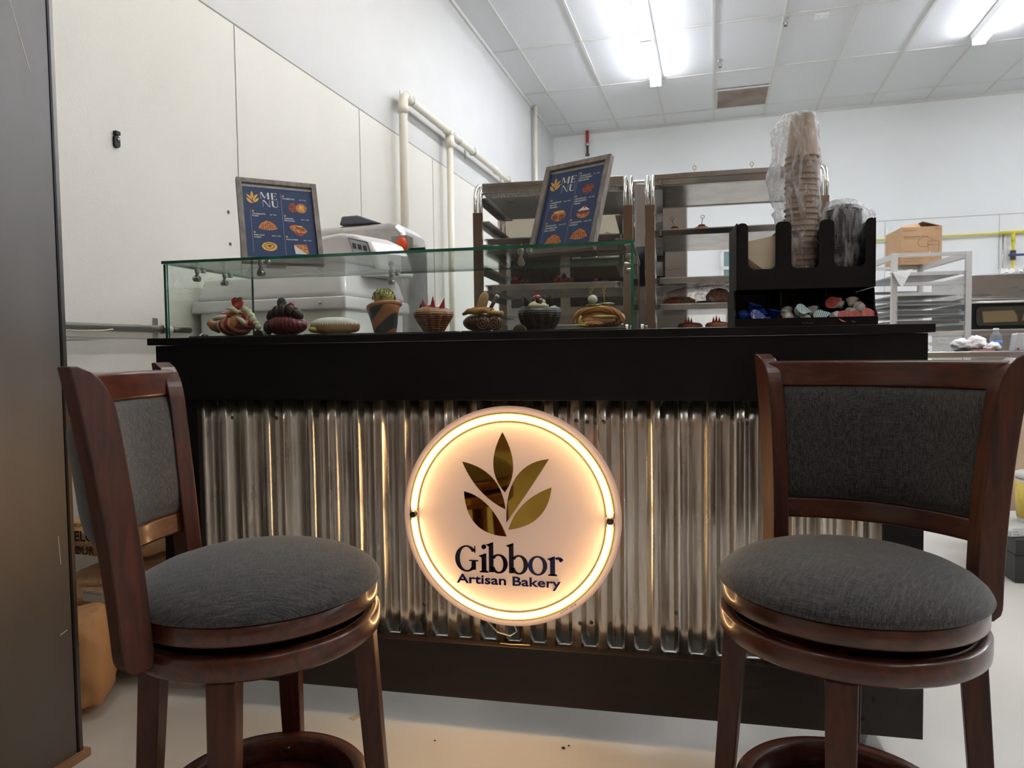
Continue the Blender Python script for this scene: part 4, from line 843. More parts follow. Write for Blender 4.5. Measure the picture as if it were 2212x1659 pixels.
# kraft cups, upside down, nested in a bag
kr = mat('kraft paper cup', (166,141,118), .7, bump=.05, nscale=60)
def cup_prof(): return [(.001,.108),(.0265,.108),(.0272,.1075),(.0385,.004),(.0405,.0035),(.0412,.0018),(.0405,0),(.0385,0),(.0372,.003),(.026,.105),(.001,.105)]
cup0 = None; N_ = 24; cz0 = ZF+.0035; xc, yc = .008, .085
for i in range(N_):
    z = cz0+.0140*i if False else cz0+i*.0143
    loc = O_(xc+.0012*math.sin(i*1.7), yc+.001*math.cos(i*2.1), z)
    if cup0 is None: cup0 = MB().lathe(cup_prof(), kr, 36).obj('paper_cup', loc=loc, label='kraft paper cup nested upside down in the bagged stack', cat='cup', group='kraft paper cups in the organiser')
    else:
        c = cup0.copy(); COL.objects.link(c); c.location = loc
        if i == N_-1: c['label'] = 'topmost kraft paper cup of the bagged stack, its whole side showing'
zt_k = cz0+(N_-1)*.0143+.108
bk = mat('black plastic lid', (20,21,26), .3, coat=.2)  # shallow black drink lids, nested in one stack
lid0 = None; NL = 30; xl, yl_ = .103, .085
for i in range(NL):
    loc = O_(xl+.001*math.sin(i*1.3)+.00007*i*i*.1, yl_, cz0+i*.0066)
    if lid0 is None: lid0 = MB().lathe([(.001,.014),(.034,.014),(.0355,.0125),(.037,.006),(.0405,.005),(.0425,.0035),(.0425,.0005),(.0405,0),(.0385,.002),(.036,.006),(.034,.012),(.001,.012)], bk, 36).obj('black_lid', loc=loc, label='black lid nested in the lower bagged stack', cat='cup', group='black lids in the organiser')
    else:
        c = lid0.copy(); COL.objects.link(c); c.location = loc
        if i == NL-1: c['label'] = 'topmost black lid of its stack, just under the bag'
zt_l = cz0+(NL-1)*.0066+.014
# crinkled clear bags
bagm = clear_mat('crinkled clear bag', (.93,.93,.93), refl=.9, rough=.16, diffuse=(240,240,244), dfac=.42, bump=1.0, bscale=34, ior=1.4, stretch=(1,1,.28))
for q in bagm.node_tree.nodes:
    if q.type == 'TEX_NOISE': q.inputs['Distortion'].default_value = 1.6; q.inputs['Roughness'].default_value = .55
def bag(name, label, c, z0, z1, r0, seed, flare=None, loosetop=0):
    vs = []; n_, k_ = 72, 70
    for j in range(k_+1):
        v = j/k_; z = z0+(z1-z0)*v
        for i in range(n_):
            a = 2*PI*i/n_; q = Vector((math.cos(a)*2.2, math.sin(a)*2.2, z*22+seed)); cr = noise.noise(q)*.006+noise.noise(q*2.3)*.0035+abs(noise.noise(Vector((a*2.5,z*9,seed*3))))*.006
            rr = r0(v)+cr; fl_ = flare(a, v) if flare else 0
            vs.append((c[0]+(rr+fl_)*math.cos(a), c[1]+(rr+fl_)*math.sin(a), z+(.003*noise.noise(q*1.3) if j == k_ else 0)))
    fs = [(j*n_+i, j*n_+(i+1) % n_, (j+1)*n_+(i+1) % n_, (j+1)*n_+i) for j in range(k_) for i in range(n_)]; fs.append(tuple(range(k_*n_, (k_+1)*n_)))
    o = MB().add(vs, fs, bagm, True).obj(name, label=label, cat='bag'); return o
ck = O_(xc, yc, 0); cl = O_(xl, yl_, 0)
def rk(v): return (.043-.0015*v if v < .86 else .0415-.012*((v-.86)/.14)**2)
def fk(a, v): d = math.cos(a-PI*1.02); return max(0, d)**3*(.040*math.exp(-((v-.62)/.2)**2)+.026*math.exp(-((v-.9)/.1)**2)+(.012 if v < .45 and v > .3 else 0))
bag('plastic_bag', 'clear crinkled bag around the tall kraft cup stack', (ck.x, ck.y), ck.z+cz0, ck.z+zt_k+.003, rk, 1.3, fk)
def rl(v): return .0455 if v < .8 else .0455-.012*((v-.8)/.2)**2
def fl_(a, v): d = math.cos(a-.1); return max(0, d)**4*.034*math.exp(-((v-.84)/.12)**2)
bag('plastic_bag', 'clear crinkled bag around the black lid stack', (cl.x, cl.y), cl.z+cz0, cl.z+zt_l+.012, rl, 7.7, fl_)
# napkins and packets
nap = mat('napkin paper', (214,200,178), .85, c2=(206,192,170), nscale=20)
for i in range(6):
    pts = [(.018-.012*i,.0),( .036,.0),(.0395,.096-.002*i),(-.036,.082-.003*i),(-.036,.044-.004*i)]
    MB().prism(pts, 0, .0016, nap, 'xz', M=Matrix.Rotation(math.radians(-1),4,'Y')).obj('napkin', loc=O_(-.098, .012+.005*i, ZF+.038), rotz=.08+.02*i, label='beige paper napkin leaning in the left slot of the organiser' if i else 'front beige napkin in the left slot of the organiser', cat='napkin', group='beige napkins in the organiser')
sg_ = mat('dark sugar packet', (44,34,28), .5); sgt = mat('packet edge', (176,140,100), .5)
for i in range(5):
    MB().span((0,-.001,0),(.003,.045,.064-.004*i),sg_).span((0,-.0012,.0635-.004*i),(.003,.045,.066-.004*i),sgt).obj('sugar_packet', loc=O_(-.138+.0085*i, .0058, ZF+.004), rotz=.0, label='narrow dark packet standing in the left slot below the napkins', cat='packet', group='dark packets in the organiser').rotation_euler = (0, -.22, 0)
# creamer pods
def pod(name, body, lid, label, group, cat='creamer', scale=1, printed=None):
    t = thing(name, label, cat, (0,0,0), 0, group); t.scale = (.82,.82,.82)
    MB().lathe([(.001,0),(.0105,0),(.0115,.001),(.0145,.019),(.0175,.0195),(.0178,.0205),(.001,.0206)], body, 24).obj('pod', t)
    q = arc(0,0,.0182,math.radians(50),math.radians(400-90),20); q = [(.0182*math.cos(a), .0182*math.sin(a)) for a in [math.radians(40+i*280/20) for i in range(21)]]+[(.030,-.002),(.032,0),(.030,.003)]
    o = MB().prism(q, .0207, .0213, lid, 'xy').obj('foil_lid', t)
    return t
wpod = mat('white creamer pod', (240,238,230), .35, sss=.1); redf = mat('red foil', (176,62,54), .4, c2=(196,90,80), nscale=70); teal = wave_mat('teal striped foil', (226,230,230), (40,140,160), 60, .4, 'X', 1, 0, .5, .6)
blue = mat('blue pod', (24,66,160), .3, coat=.3); bluef = mat('blue printed foil', (24,60,150), .35, c2=(190,170,140), nscale=90, lo=.55, hi=.62)
def scatter(proto, spots, labels, flip=0):
    for i, (x, y, z, rx, ry, rz) in enumerate(spots):
        if flip and i >= flip-1: rx = -rx
        o = proto if i == 0 else dup(proto, (0,0,0), label=labels[i] if i < len(labels) else labels[-1])
        o.location = O_(x, y, z); o.rotation_euler = (rx, ry, rz)
        if i == 0: o['label'] = labels[0]
R9 = PI/2
scatter(pod('creamer_pod', blue, bluef, '', 'blue creamer pods in the lower tray'), [(-.118,.020,.024,1.2,.2,.3),(-.140,.022,.026,-1.3,.1,.0),(-.120,.036,.044,.35,.3,0.2),(-.098,.034,.046,2.9,-.2,.4),(-.086,.018,.024,2.9,0,1.2),(-.068,.03,.026,.2,.2,0),(-.105,.06,.030,.3,.4,2),(-.13,.07,.03,.3,.4,1)],
   ['blue creamer pod with its round printed foil facing front, low at the left', 'blue creamer pod lying on its side in the lower left corner of the tray', 'blue creamer pod lying flat with printed foil up', 'blue creamer pod upside down on the heap', 'blue creamer pod standing upside down in the front right of the left tray', 'blue creamer pod in the left compartment'])
scatter(pod('creamer_pod', wpod, teal, '', 'white and teal creamer pods in the lower tray'), [(-.012,.016,.034,-1.0,.3,.3),(-.030,.014,.018,1.3,.1,.2),(.012,.016,.022,2.2,.5,.1),(.034,.014,.020,-1.25,-.2,.1),(-.042,.030,.036,1.9,.1,0),(.004,.030,.040,1.6,.2,.5),(-.012,.012,.006,1.5,0,.4),(.030,.045,.03,.4,.1,.4),(-.03,.055,.03,.5,.2,.4)],
   ['creamer pod with striped teal foil pointing up, highest in the middle tray', 'white creamer pod turned bottom outward at the left of the middle tray', 'white creamer pod on its side in the middle tray', 'creamer pod with teal striped foil facing front, right of the middle tray', 'white creamer pod at the back left of the middle tray', 'white creamer pod half buried in the middle tray'], 1)
scatter(pod('creamer_pod', wpod, redf, '', 'white and red creamer pods in the lower tray'), [(.074,.028,.052,1.25,-.3,-.5),(.078,.010,.028,2.0,.3,.0),(.098,.012,.026,1.9,-.2,.3),(.118,.026,.034,1.7,.1,.2),(.136,.022,.044,1.5,.3,.2),(.142,.016,.020,-1.1,.1,.1),(.128,.020,.024,2.2,0,.2),(.086,.012,.016,-1.2,0,.2),(.112,.012,.017,-1.3,0,.1),(.12,.045,.05,.4,.2,.3),(.10,.05,.052,1.2,.2,1.2),(.14,.05,.04,1.2,.2,1)],
   ['creamer pod with red foil tipped up, highest at the left of the right tray', 'white creamer pod with open-looking bottom outward, left of the right tray', 'white creamer pod on its side near the front of the right tray', 'white creamer pod in the middle of the right tray', 'white creamer pod with its round bottom outward at the upper right', 'creamer pod with red foil at the far right end of the tray', 'white creamer pod low at the right of the right tray', 'red foiled pod peeping over the lip, left of two', 'red foiled pod peeping over the lip, right of two', 'white creamer pod buried at the back of the right tray'], 2)
# ================================================================ white dough mixer behind the glass case
Kx, Ky = -.785, .80
mx = thing('dough_mixer', 'large white dough machine with keypad behind the left half of the glass case', 'mixer', (Kx, Ky, 0), 0)
uA = Vector((-.725, .100, 0)); uB = Vector((.065, .50, 0))
def mxp(a, b, z): q = uA*a+uB*b; return (q.x, q.y, z)
def slab(name, z0, z1, g=0, gt=None, mt='white_plastic', a=(0,1), b=(0,1), bev=.02):
    gt = g if gt is None else gt; vs = []
    for z, e in ((z0, g), (z1, gt)):
        for (p, q) in ((a[0]-e, b[0]-e*1.4), (a[1]+e, b[0]-e*1.4), (a[1]+e, b[1]+e*1.4), (a[0]-e, b[1]+e*1.4)): vs.append(mxp(p, q, z))
    o = MB().add(vs, [(0,1,2,3),(7,6,5,4),(0,4,5,1),(1,5,6,2),(2,6,7,3),(3,7,4,0)], mt, True).obj(name, mx, bevel=bev, seg=4); return o
slab('lower_body', .05, 1.185, -.012, -.012, 'white')
slab('rim_band', 1.175, 1.225, .018, .012, bev=.008)
slab('tub', 1.225, 1.325, .002, -.035, bev=.02)
slab('base', .0, .05, -.05, -.05, 'plastic_black', bev=.004)
# hood: profile across the long side, pushed through the depth
prof = [(-.02,1.325),(.0,1.37),(.02,1.42),(.06,1.465),(.16,1.500),(.26,1.510),(.40,1.500),(.55,1.485),(.72,1.455),(.9,1.39),(.955,1.325)]
HA, HB = -.085, .22
vs = [mxp(a+HA, .10+HB, z-.012) for a, z in prof]+[mxp(a+HA, .70+HB-.02, z+.004) for a, z in prof]; n_ = len(prof)
MB().add(vs, [tuple(range(n_)), tuple(range(2*n_-1, n_-1, -1))]+[(i, i+n_, (i+1) % n_+n_, (i+1) % n_) for i in range(n_)], 'white_plastic').obj('hood', mx, bevel=.018, seg=4)
# keypad on the sloping front end
kp = mat('keypad grey', (196,200,200), .35); kd = mat('keypad dark', (78,82,86), .4)
def onhood(u, v, lift, z_=None):     # u along slope, v down face
    a = .20-.20*u; z = 1.488-.155*v-.03*u*0; return mxp(a, .10-.004, z)
def facepoly(pts, lift): return [tuple(Vector(mxp(a+HA, .10+HB, z))+Vector((.02,-1,0)).normalized()*lift) for a, z in pts]
def plate(name, pts, lift, th, mt):
    f0 = facepoly(pts, lift); f1 = facepoly(pts, lift+th); n2 = len(pts)
    return MB().add(f0+f1, [tuple(range(n2)), tuple(range(2*n2-1, n2-1, -1))]+[(i, i+n2, (i+1) % n2+n2, (i+1) % n2) for i in range(n2)], mt)
plate('k', [(.195,1.475),(.07,1.452),(.025,1.342),(.12,1.330)], 0, .004, kd).obj('keypad_border', mx)
plate('k', [(.188,1.470),(.075,1.448),(.032,1.346),(.12,1.336)], .004, .002, kp).obj('keypad', mx)
for i in range(3):
    a = .168-.034*i; z = 1.452-.006*i; plate('k', [(a,z),(a-.024,z-.004),(a-.030,z-.026),(a-.006,z-.022)], .006, .001, kd).obj('display_window', mx)
for r_ in range(4):
    for i in range(4): a = .145-.024*i-.006*r_; z = 1.412-.004*i-.018*r_; plate('k', [(a,z),(a-.012,z-.002),(a-.015,z-.012),(a-.003,z-.010)], .006, .001, mat('keypad key', (140,160,160), .4) if 'keym' not in globals() else keym).obj('key', mx); keym = keym if 'keym' in globals() else bpy.data.materials['keypad key']
MB().lathe([(.001,0),(.0075,0),(.006,.005),(.001,.006)], 'chrome', 14, M=Matrix.Rotation(PI/2,4,'X')).obj('screw', mx, loc=Vector(mxp(.14,-.02,1.2))+Vector((0,-.006,0)))
# metal machine behind it
ms = thing('slicing_machine', 'grey metal machine with a round orange badge and black lever behind the white mixer', 'machine', (-.90, 1.62, 0), .0)
MB().prism([(-.50,.9),(-.50,1.60),(-.46,1.645),(-.02,1.655),(.02,1.645),(.055,1.61),(.068,1.555),(.07,1.30),(.07,.9)], 0, .34, 'alu', 'xz').obj('housing', ms, bevel=.035, seg=4)
MB().span((-.45,.05,0),(.03,.30,.9),'steel_dark').obj('stand', ms, bevel=.01)
MB().prism([(-.30,1.655),(-.285,1.70),(-.20,1.702),(-.07,1.655)], .02, .16, mat('grey lid pad', (92,92,104), .5), 'xz').obj('feed_cap', ms, bevel=.008)
MB().span((.0,-.03,1.485),(.088,.05,1.582),'steel').obj('switch_box', ms, bevel=.004)
MB().lathe([(.001,0),(.040,0),(.038,.006),(.001,.007)], mat('orange badge', (238,84,28), .4), 28, M=Matrix.Translation((.056,-.030,1.534)) @ Matrix.Rotation(PI/2,4,'X') @ Matrix.Scale(.75,4,(1,0,0))).obj('badge', ms)
MB().tube([(.09,.01,1.515),(.165,.0,1.515)], .0075, 'plastic_black', 12).obj('lever', ms)
# ================================================================ rolling racks with sheet pans
def pan(w, d, h=.025, mt='alu_pan'):
    o = [(w/2+.0, d/2)]; mb = MB(); r = .03
    def ring(e, z): return [(x, y, z) for x, y in rrect(-w/2+e, -d/2+e, w/2-e, d/2-e, max(.004, r-e), 5)]
    rings = [ring(.014, .0015), ring(.012, 0), ring(.009, 0), ring(.003, h-.003), ring(-.006, h-.003), ring(-.008, h), ring(.001, h+.001), ring(.012, .002)]
    n2 = len(rings[0]); vs = [p for q in rings for p in q]
    fs = [(j*n2+i, j*n2+(i+1) % n2, (j+1)*n2+(i+1) % n2, (j+1)*n2+i) for j in range(1, len(rings)-1) for i in range(n2)]
    k = (len(rings)-1)*n2; fs.append(tuple(range(k, k+n2))); fs.append(tuple(range(n2, 2*n2))[::-1])
    return mb.add(vs, fs, mt, False)
RACK_D = .56
def rack(label, x0, x1, y, levels, pans, plabels, rotz=0, ptex=None):
    t = thing('sheet_pan_rack', label, 'rack', (x0, y, 0), rotz, 'tall pan racks behind the counter'); w = x1-x0
    for x in (.012, w-.012):
        # hooped end posts: double tube that arches over from front to back
        for e in (-.012, .012):
            path = [(x+e, 0, .12), (x+e, 0, 1.66)]+[(x+e, .10-.10*math.cos(a), 1.66+.10*math.sin(a)) for a in [i*PI/2/6 for i in range(1, 7)]]+[(x+e, RACK_D-.10+.10*math.sin(a), 1.66+.10*math.cos(a)) for a in [i*PI/2/6 for i in range(0, 6)]]+[(x+e, RACK_D, 1.66), (x+e, RACK_D, .12)]
            MB().tube(path, .0098, 'chrome', 12).obj('hoop_post', t)
        for yy in (-.002, RACK_D+.002): MB().box((x, yy, .87), (.040,.026,1.5), 'post_steel').obj('post_channel', t)
    MB().span((.03,.015,1.705),(w-.03,.04,1.755),'steel').obj('top_bar', t, bevel=.002); MB().span((.03,RACK_D-.04,1.705),(w-.03,RACK_D-.015,1.755),'steel').obj('top_bar', t, bevel=.002)
    MB().span((.03,.015,.14),(w-.03,.04,.18),'steel').obj('bottom_bar', t)
    for z in levels:
        for s, x in ((1, .030), (-1, w-.030)):
            mb = MB().span((x, -.005, z-.0015), (x+s*.036, RACK_D+.005, z+.0015), 'steel').span((x, -.005, z-.034), (x+s*.0018, RACK_D+.005, z), 'steel'); mb.obj('slide', t)
    for x in (.02, w-.02):
        for yy in (.03, RACK_D-.03): MB().lathe([(.001,-.013),(.055,-.013),(.06,-.009),(.06,.009),(.055,.013),(.001,.013)], 'plastic_black', 20, M=Matrix.Translation((x, yy, .0605)) @ Matrix.Rotation(PI/2,4,'Y')).obj('caster', t)
    base = None
    for i, z in enumerate(pans):
        L_ = Matrix.Rotation(rotz, 3, 'Z') @ Vector((w/2, RACK_D/2, 0))
        if base is None: base = pan(w-.075, RACK_D-.01, mt=ptex or 'alu_pan').obj('sheet_pan', loc=(x0+L_.x, y+L_.y, z+.002), rotz=rotz, label=plabels[i], cat='pan', group='pans on the tall racks')
        else: c = base.copy(); COL.objects.link(c); c.location = (x0+L_.x, y+L_.y, z+.002); c['label'] = plabels[i]
    return t
lv = [1.684-.103*i for i in range(13)]
rack('steel hooped pan rack behind the cherry basket end of the glass case', -.405, .283, 1.355, lv, [lv[2], lv[4], lv[6]], ['second sheet pan down, behind the leaning menu', 'sheet pan with dark berry croissants, seen through the glass case', 'lowest visible sheet pan of the left rack, behind the cherry basket'], math.radians(1.2))
rack('steel hooped pan rack behind the black organiser', .352, 1.075, 1.385, lv, [lv[0]+.022, lv[2]+.01, lv[4]+.01, lv[5], lv[6]], ['top sheet pan of the rack behind the bagged cups', 'second sheet pan down on the rack behind the organiser, with picks standing on it', 'third sheet pan down on the rack behind the organiser', 'sheet pan holding bagged croissants, left of the organiser', 'low sheet pan with two strawberry baskets, left of the organiser'])
perf = mat('perforated pan', (150,146,140), .5, metal=.35, c2=(206,202,196), nscale=260, lo=.42, hi=.55, det=0)
pan(.613, .55, mt=perf).obj('sheet_pan', loc=(-.405+.344-.006, 1.355+.28, lv[0]+.002), rotz=math.radians(1.2), label='pale perforated top pan of the rack behind the leaning menu', cat='pan', group='pans on the tall racks')
# things on the pans
tan = mat('pale croissant dough', (206,140,82), .5, c2=(182,108,58), nscale=50, bump=.4); wht = mat('white cream ball', (232,222,204), .4)
def small_picked(x, y, z, label):
    t = thing('picked_croissant', label, 'pastry', (x, y, z)); MB().blob((0,0,.02),(.045,.035,.022),tan,18,12).obj('body', t); MB().blob((.0,-.005,.048),(.013,.013,.012),wht,14,10).obj('onion', t)
    MB().tube([(0,-.005,.05),(.001,-.005,.072)],.0013,bam,6).tube([(.007*math.sin(a), -.005, .080+.009*math.cos(a)) for a in [i*2*PI/12 for i in range(12)]],.0016,bam,6,closed=True).obj('pick', t); return t
small_picked(.555, 1.50, lv[0]+.031, 'small croissant with onion on a looped pick, top pan, further from the cups'); small_picked(.795, 1.50, lv[0]+.031, 'small croissant with onion on a looped pick, top pan, nearer the bagged cups')
def olive(x, y, z, label, a=0):
    t = thing('picked_olive', label, 'pastry', (x, y, z)); MB().blob((0,0,.024),(.04,.03,.022),tan,18,12).obj('body', t); MB().blob((.0,-.005,.046),(.016,.010,.006),mat('dark olive', (52,48,36), .3) if 'olm' not in globals() else olm,14,10).obj('olive', t)
    MB().tube([(0,-.005,.05),(a,-.005,.078)],.0013,'steel_dark',6).tube([(a+.008*math.sin(q), -.005, .084+.007*math.cos(q)) for q in [i*2*PI/12 for i in range(12)]],.0013,'steel_dark',6,closed=True).obj('pick', t); return t
o_ = olive(.47, 1.52, lv[2]+.018, 'croissant with a dark olive on a pick, left on the second pan', -.012); olm = bpy.data.materials['dark olive']
olive(.585, 1.50, lv[2]+.018, 'croissant with a looped pick, middle on the second pan', .004); olive(.93, 1.47, lv[2]+.018, 'croissant with a looped pick between the organiser and the bagged cups', .0)
# bagged croissants
pb = clear_mat('pink clear wrap', (.97,.94,.94), refl=1.0, rough=.06, diffuse=(244,228,226), dfac=.2, bump=1.0, bscale=26)
for (x, r_, l) in ((.49,(.075,.05,.030),'left croissant inside the clear wrap beside the organiser'),(.66,(.055,.05,.046),'golden croissant inside the clear wrap beside the organiser'),(.60,(.05,.04,.022),'flat croissant at the back inside the clear wrap'),(.80,(.05,.04,.03),'croissant at the right inside the clear wrap')):
    MB().blob((0,0,r_[2]), r_, tan, 24, 16, lambda d,t,q: 1+.12*noise.noise(d*3.1)+.03*math.cos(d.x*22)).obj('croissant', loc=(x, 1.55 if x != .60 else 1.64, lv[5]+.009), label=l, cat='pastry')
MB().blob((0,0,.052), (.20,.12,.055), pb, 60, 30, lambda d,t,q: Vector((d.x*(1+.06*noise.noise(d*6)), d.y, (1 if d.z>0 else .9)*math.copysign(abs(d.z)**.6, d.z)*(1+.22*noise.noise(d*5)))) ).obj('wrap_bag', loc=(.625, 1.56, lv[5]+.006), label='shiny clear wrap over croissants on the pan left of the organiser', cat='bag')
def sbasket(x, y, z, label):
    t = thing('pastry_basket', label, 'pastry', (x, y, z)); MB().lathe([(.001,0),(.035,0),(.052,.02),(.055,.032),(.045,.042),(.02,.046),(.001,.046)], flut, 40).obj('basket', t)
    for k, (a, h) in enumerate(((-.012,.026),(.0,.032),(.012,.024))): MB().prism([(-.006,0),(.007,0),(.001,h)], -.003, .003, stw, 'xz').obj('strawberry_wedge', t, loc=(a-.008,-.01,.044))
sbasket(.535, 1.50, lv[6]+.006, 'small strawberry basket on the low pan, left one of two beside the organiser'); sbasket(.652, 1.47, lv[6]+.006, 'wide strawberry basket on the low pan, touching the organiser edge')
def berrycro(x, y, z, label, s=1):
    t = thing('berry_croissant', label, 'pastry', (x, y, z)); MB().blob((0,0,.022*s),(.055*s,.035,.022*s),rib,24,16,rollf).obj('body', t)
    for k in range(4): MB().blob((-.03*s+.022*k*s,-.008,.045*s),(.014,.014,.013*s),choc,12,10).obj('chocolate_swirl', t)
    MB().blob((-.018*s,-.012,.058*s),(.011,.011,.010),berry_r,12,10).obj('raspberry', t); berry(MB(), (.004*s,-.008,.064*s), .012, blackb, 22).obj('blackberry', t)
berrycro(-.235, 1.50, lv[4]+.006, 'dark berry croissant on the pan behind the cherry basket, left of three'); berrycro(-.03, 1.50, lv[4]+.006, 'dark berry croissant on the pan, middle of three'); berrycro(.13, 1.57, lv[4]+.006, 'dark berry croissant on the pan, right of three behind the onion pick', .8)
t = thing('tiramisu_pastry', 'small caramel pastry with a biscuit on the top pan of the left rack', 'pastry', (-.265, 1.47, lv[0]+.004))
MB().blob((0,0,.014),(.045,.03,.018),car,18,12).obj('body', t); MB().blob((-.008,0,.042),(.014,.009,.026),mat('biscuit', (214,160,112), .7),14,12).obj('biscuit', t); MB().tube([(.014,0,.02),(.026,0,.066)],.005,choc,10).obj('chocolate_stick', t)
t = thing('berry_croissant', 'cream and strawberry croissant on the second pan, right of the leaning menu', 'pastry', (.195, 1.50, lv[2]+.006))
MB().blob((0,0,.016),(.045,.03,.018),tan,18,12).obj('body', t)
for k in range(3): MB().blob((-.022+.018*k,-.006,.038-.006*k),(.012,.012,.012),cream,12,10).obj('cream_dollop', t)
MB().blob((.016,-.016,.03),(.01,.008,.008),berry_r,12,10).obj('raspberry', t)
# perforated liner under the top pan: dark leaf-shaped marks seen from below
# ================================================================ ovens and cabinets behind the racks
ov = thing('deck_oven', 'tall stainless oven with dark glass doors behind the pan racks', 'oven', (-.60, 2.62, 0), 0)
gl_d = mat('dark oven glass', (22,23,26), .08, coat=.4)
MB().span((0,.02,.12),(1.16,.9,2.02),'steel').obj('body', ov, bevel=.006)
for x in (.05, 1.11):
    for y in (.08, .84): MB().lathe([(.025,0),(.025,.12)],'plastic_black',14).obj('foot', ov, loc=(x, y, 0))
MB().span((.86,0,1.30),(1.155,.0195,1.995),'steel').obj('control_panel', ov, bevel=.003)
MB().span((.02,-.004,1.69),(.845,.0195,1.98), mat('cream panel', (198,190,170), .5)).obj('upper_panel', ov, bevel=.003)
for z0, z1 in ((1.22,1.66),(.72,1.16)):
    d = MB().span((.02,-.012,z0),(.845,.0195,z1),'steel').obj('door', ov, bevel=.003)
    MB().span((.09,-.0145,z0+.05),(.40,-.0122,z1-.05),gl_d).obj('glass', d); MB().span((.46,-.0145,z0+.05),(.80,-.0122,z1-.05),gl_d).obj('glass', d)
    MB().tube([(.48,-.05,z1-.10),(.76,-.05,z1-.10)],.009,'chrome',10).tube([(.49,-.05,z1-.10),(.49,-.012,z1-.10)],.006,'chrome',8).tube([(.75,-.05,z1-.10),(.75,-.012,z1-.10)],.006,'chrome',8).obj('handle', d)
MB().span((.05,-.0055,1.93),(.30,-.0042,1.945), mat('yellow label strip', (206,196,60), .5)).obj('label_strip', ov)
MB().span((.86,-.002,1.38),(1.03,-.0003,1.62),gl_d).obj('control_screen', ov, bevel=.001)
wc = thing('white_cabinet', 'white upright cabinet with hinged door against the back, seen through the right rack', 'cabinet', (.60, 5.0, 0), PHI)
MB().span((0,.03,.05),(.75,.7,1.66),'white').obj('body', wc, bevel=.004)
dr_ = MB().span((.015,0,.1),(.37,.029,1.64),'white').obj('door', wc, bevel=.003); MB().span((.385,0,.1),(.735,.029,1.64),'white').obj('door', wc, bevel=.003)
for z in (1.38, 1.18, .7): MB().span((-.004,-.01,z),(.03,-.0005,z+.07),'steel').obj('hinge', dr_)
MB().span((.02,.05,0),(.73,.68,.05),'plastic_black').obj('base', wc)
# ================================================================ aluminium rack with box, right
al = thing('aluminium_rack', 'open pale aluminium pan rack at the right, cardboard box on top', 'rack', (2.127, 4.15, 0), math.radians(1.5))
AW, AD, AH = .51, .95, 1.70
for x, y in ((0,0),(AW,0),(0,AD),(AW,AD)): MB().span((x-.021,y-.014,.12),(x+.021,y+.014,AH),'white_alu').obj('post', al, bevel=.002)
for y in (0, AD): MB().span((.021,y-.012,AH-.028),(AW-.021,y+.012,AH-.002),'white_alu').obj('top_rail', al)
for x in (0, AW): MB().span((x-.015,.014,AH-.045),(x+.015,AD-.014,AH-.002),'white_alu').obj('top_rail', al)
for k in range(15):
    z = 1.556-.0757*k-.012
    if z < .2: break
    for y in (.0, AD): MB().span((.021,y-.002,z-.013),(AW-.021,y+.002,z+.013),'white_alu').span((.021,y-(.03 if y else 0)+0,z-.013),(AW-.021,y+(.03 if not y else 0),z-.010),'white_alu').obj('slide', al)
for x, y in ((0,0),(AW,0),(0,AD),(AW,AD)): MB().lathe([(.001,-.013),(.055,-.013),(.06,-.009),(.06,.009),(.055,.013),(.001,.013)], 'plastic_black', 18, M=Matrix.Translation((x, y, .0605)) @ Matrix.Rotation(PI/2,4,'Y')).obj('caster', al)
p0 = None; ZZ = [1.556-.0757*k-.012 for k in range(12)]
greyp = mat('dull pan', (196,194,192), .38, metal=.7); pl = []
for k, dz in ((0,0),(2,0),(3,0),(3,.009),(3,.018),(4,0),(4,.009),(4,.018),(4,.027),(5,0),(5,.009),(5,.018),(5,.027)):
    loc = (2.127+AW/2-.02*AD/2+(-.02 if k > 2 else 0), 4.15+AD/2-(.03 if k > 2 else 0), ZZ[k]-.0095+dz)
    lab = {0:'single pan on the top slides of the aluminium rack',2:'pan on the third slides of the aluminium rack'}.get(k, 'sheet pan in the stacks inside the aluminium rack')
    if p0 is None: p0 = pan(AW-.05, AD-.035, .009, greyp).obj('sheet_pan', loc=loc, rotz=math.radians(1.5), label=lab, cat='pan', group='pans stacked in the aluminium rack')
    else: c = p0.copy(); COL.objects.link(c); c.location = loc; c['label'] = lab
MB().span((-.25,-.004,0),(.22,.004,.006), mat('wooden board', (206,168,110), .6)).obj('bread_board', loc=(2.38, 4.12, ZZ[6]+.014), label='thin light wooden strip on a slide of the aluminium rack', cat='board')
v = [(0,0,0),(.10,0,.004),(.07,.01,-.085),(.05,.012,-.10)]
MB().add([(-.14,0,.0),(.0,0,.02),(-.04,-.005,-.05),(-.075,-.004,-.12),(-.14,.10,.0),(.0,.10,.02)], [(0,1,2),(0,2,3),(0,4,5,1)], 'white').obj('plastic_sheet', loc=(2.24, 4.10, ZZ[0]+.010), label='white plastic sheet hanging off the top pan of the aluminium rack', cat='sheet').modifiers.new('t','SOLIDIFY').thickness = .002
bx = thing('cardboard_box', 'open cardboard food container box on top of the aluminium rack', 'box', (2.43, 5.02, AH+.0), PHI+.07)
bw, bd, bh = .32, .44, .325
mb = MB()
for a, b in (((0,0,0),(bw,.004,bh)),((0,bd-.004,0),(bw,bd,bh)),((0,.004,0),(.004,bd-.004,bh)),((bw-.004,.004,0),(bw,bd-.004,bh)),((0,0,0),(bw,bd,.004))): mb.span(a, b, 'kraft')
mb.obj('carton', bx)
MB().add([(.0,.0,bh),(bw*.5,.02,bh+.0),(bw*.62,.18,bh+.055),(.06,.2,bh+.045)], [(0,1,2,3)], 'kraft').obj('flap', bx).modifiers.new('t','SOLIDIFY').thickness = .004
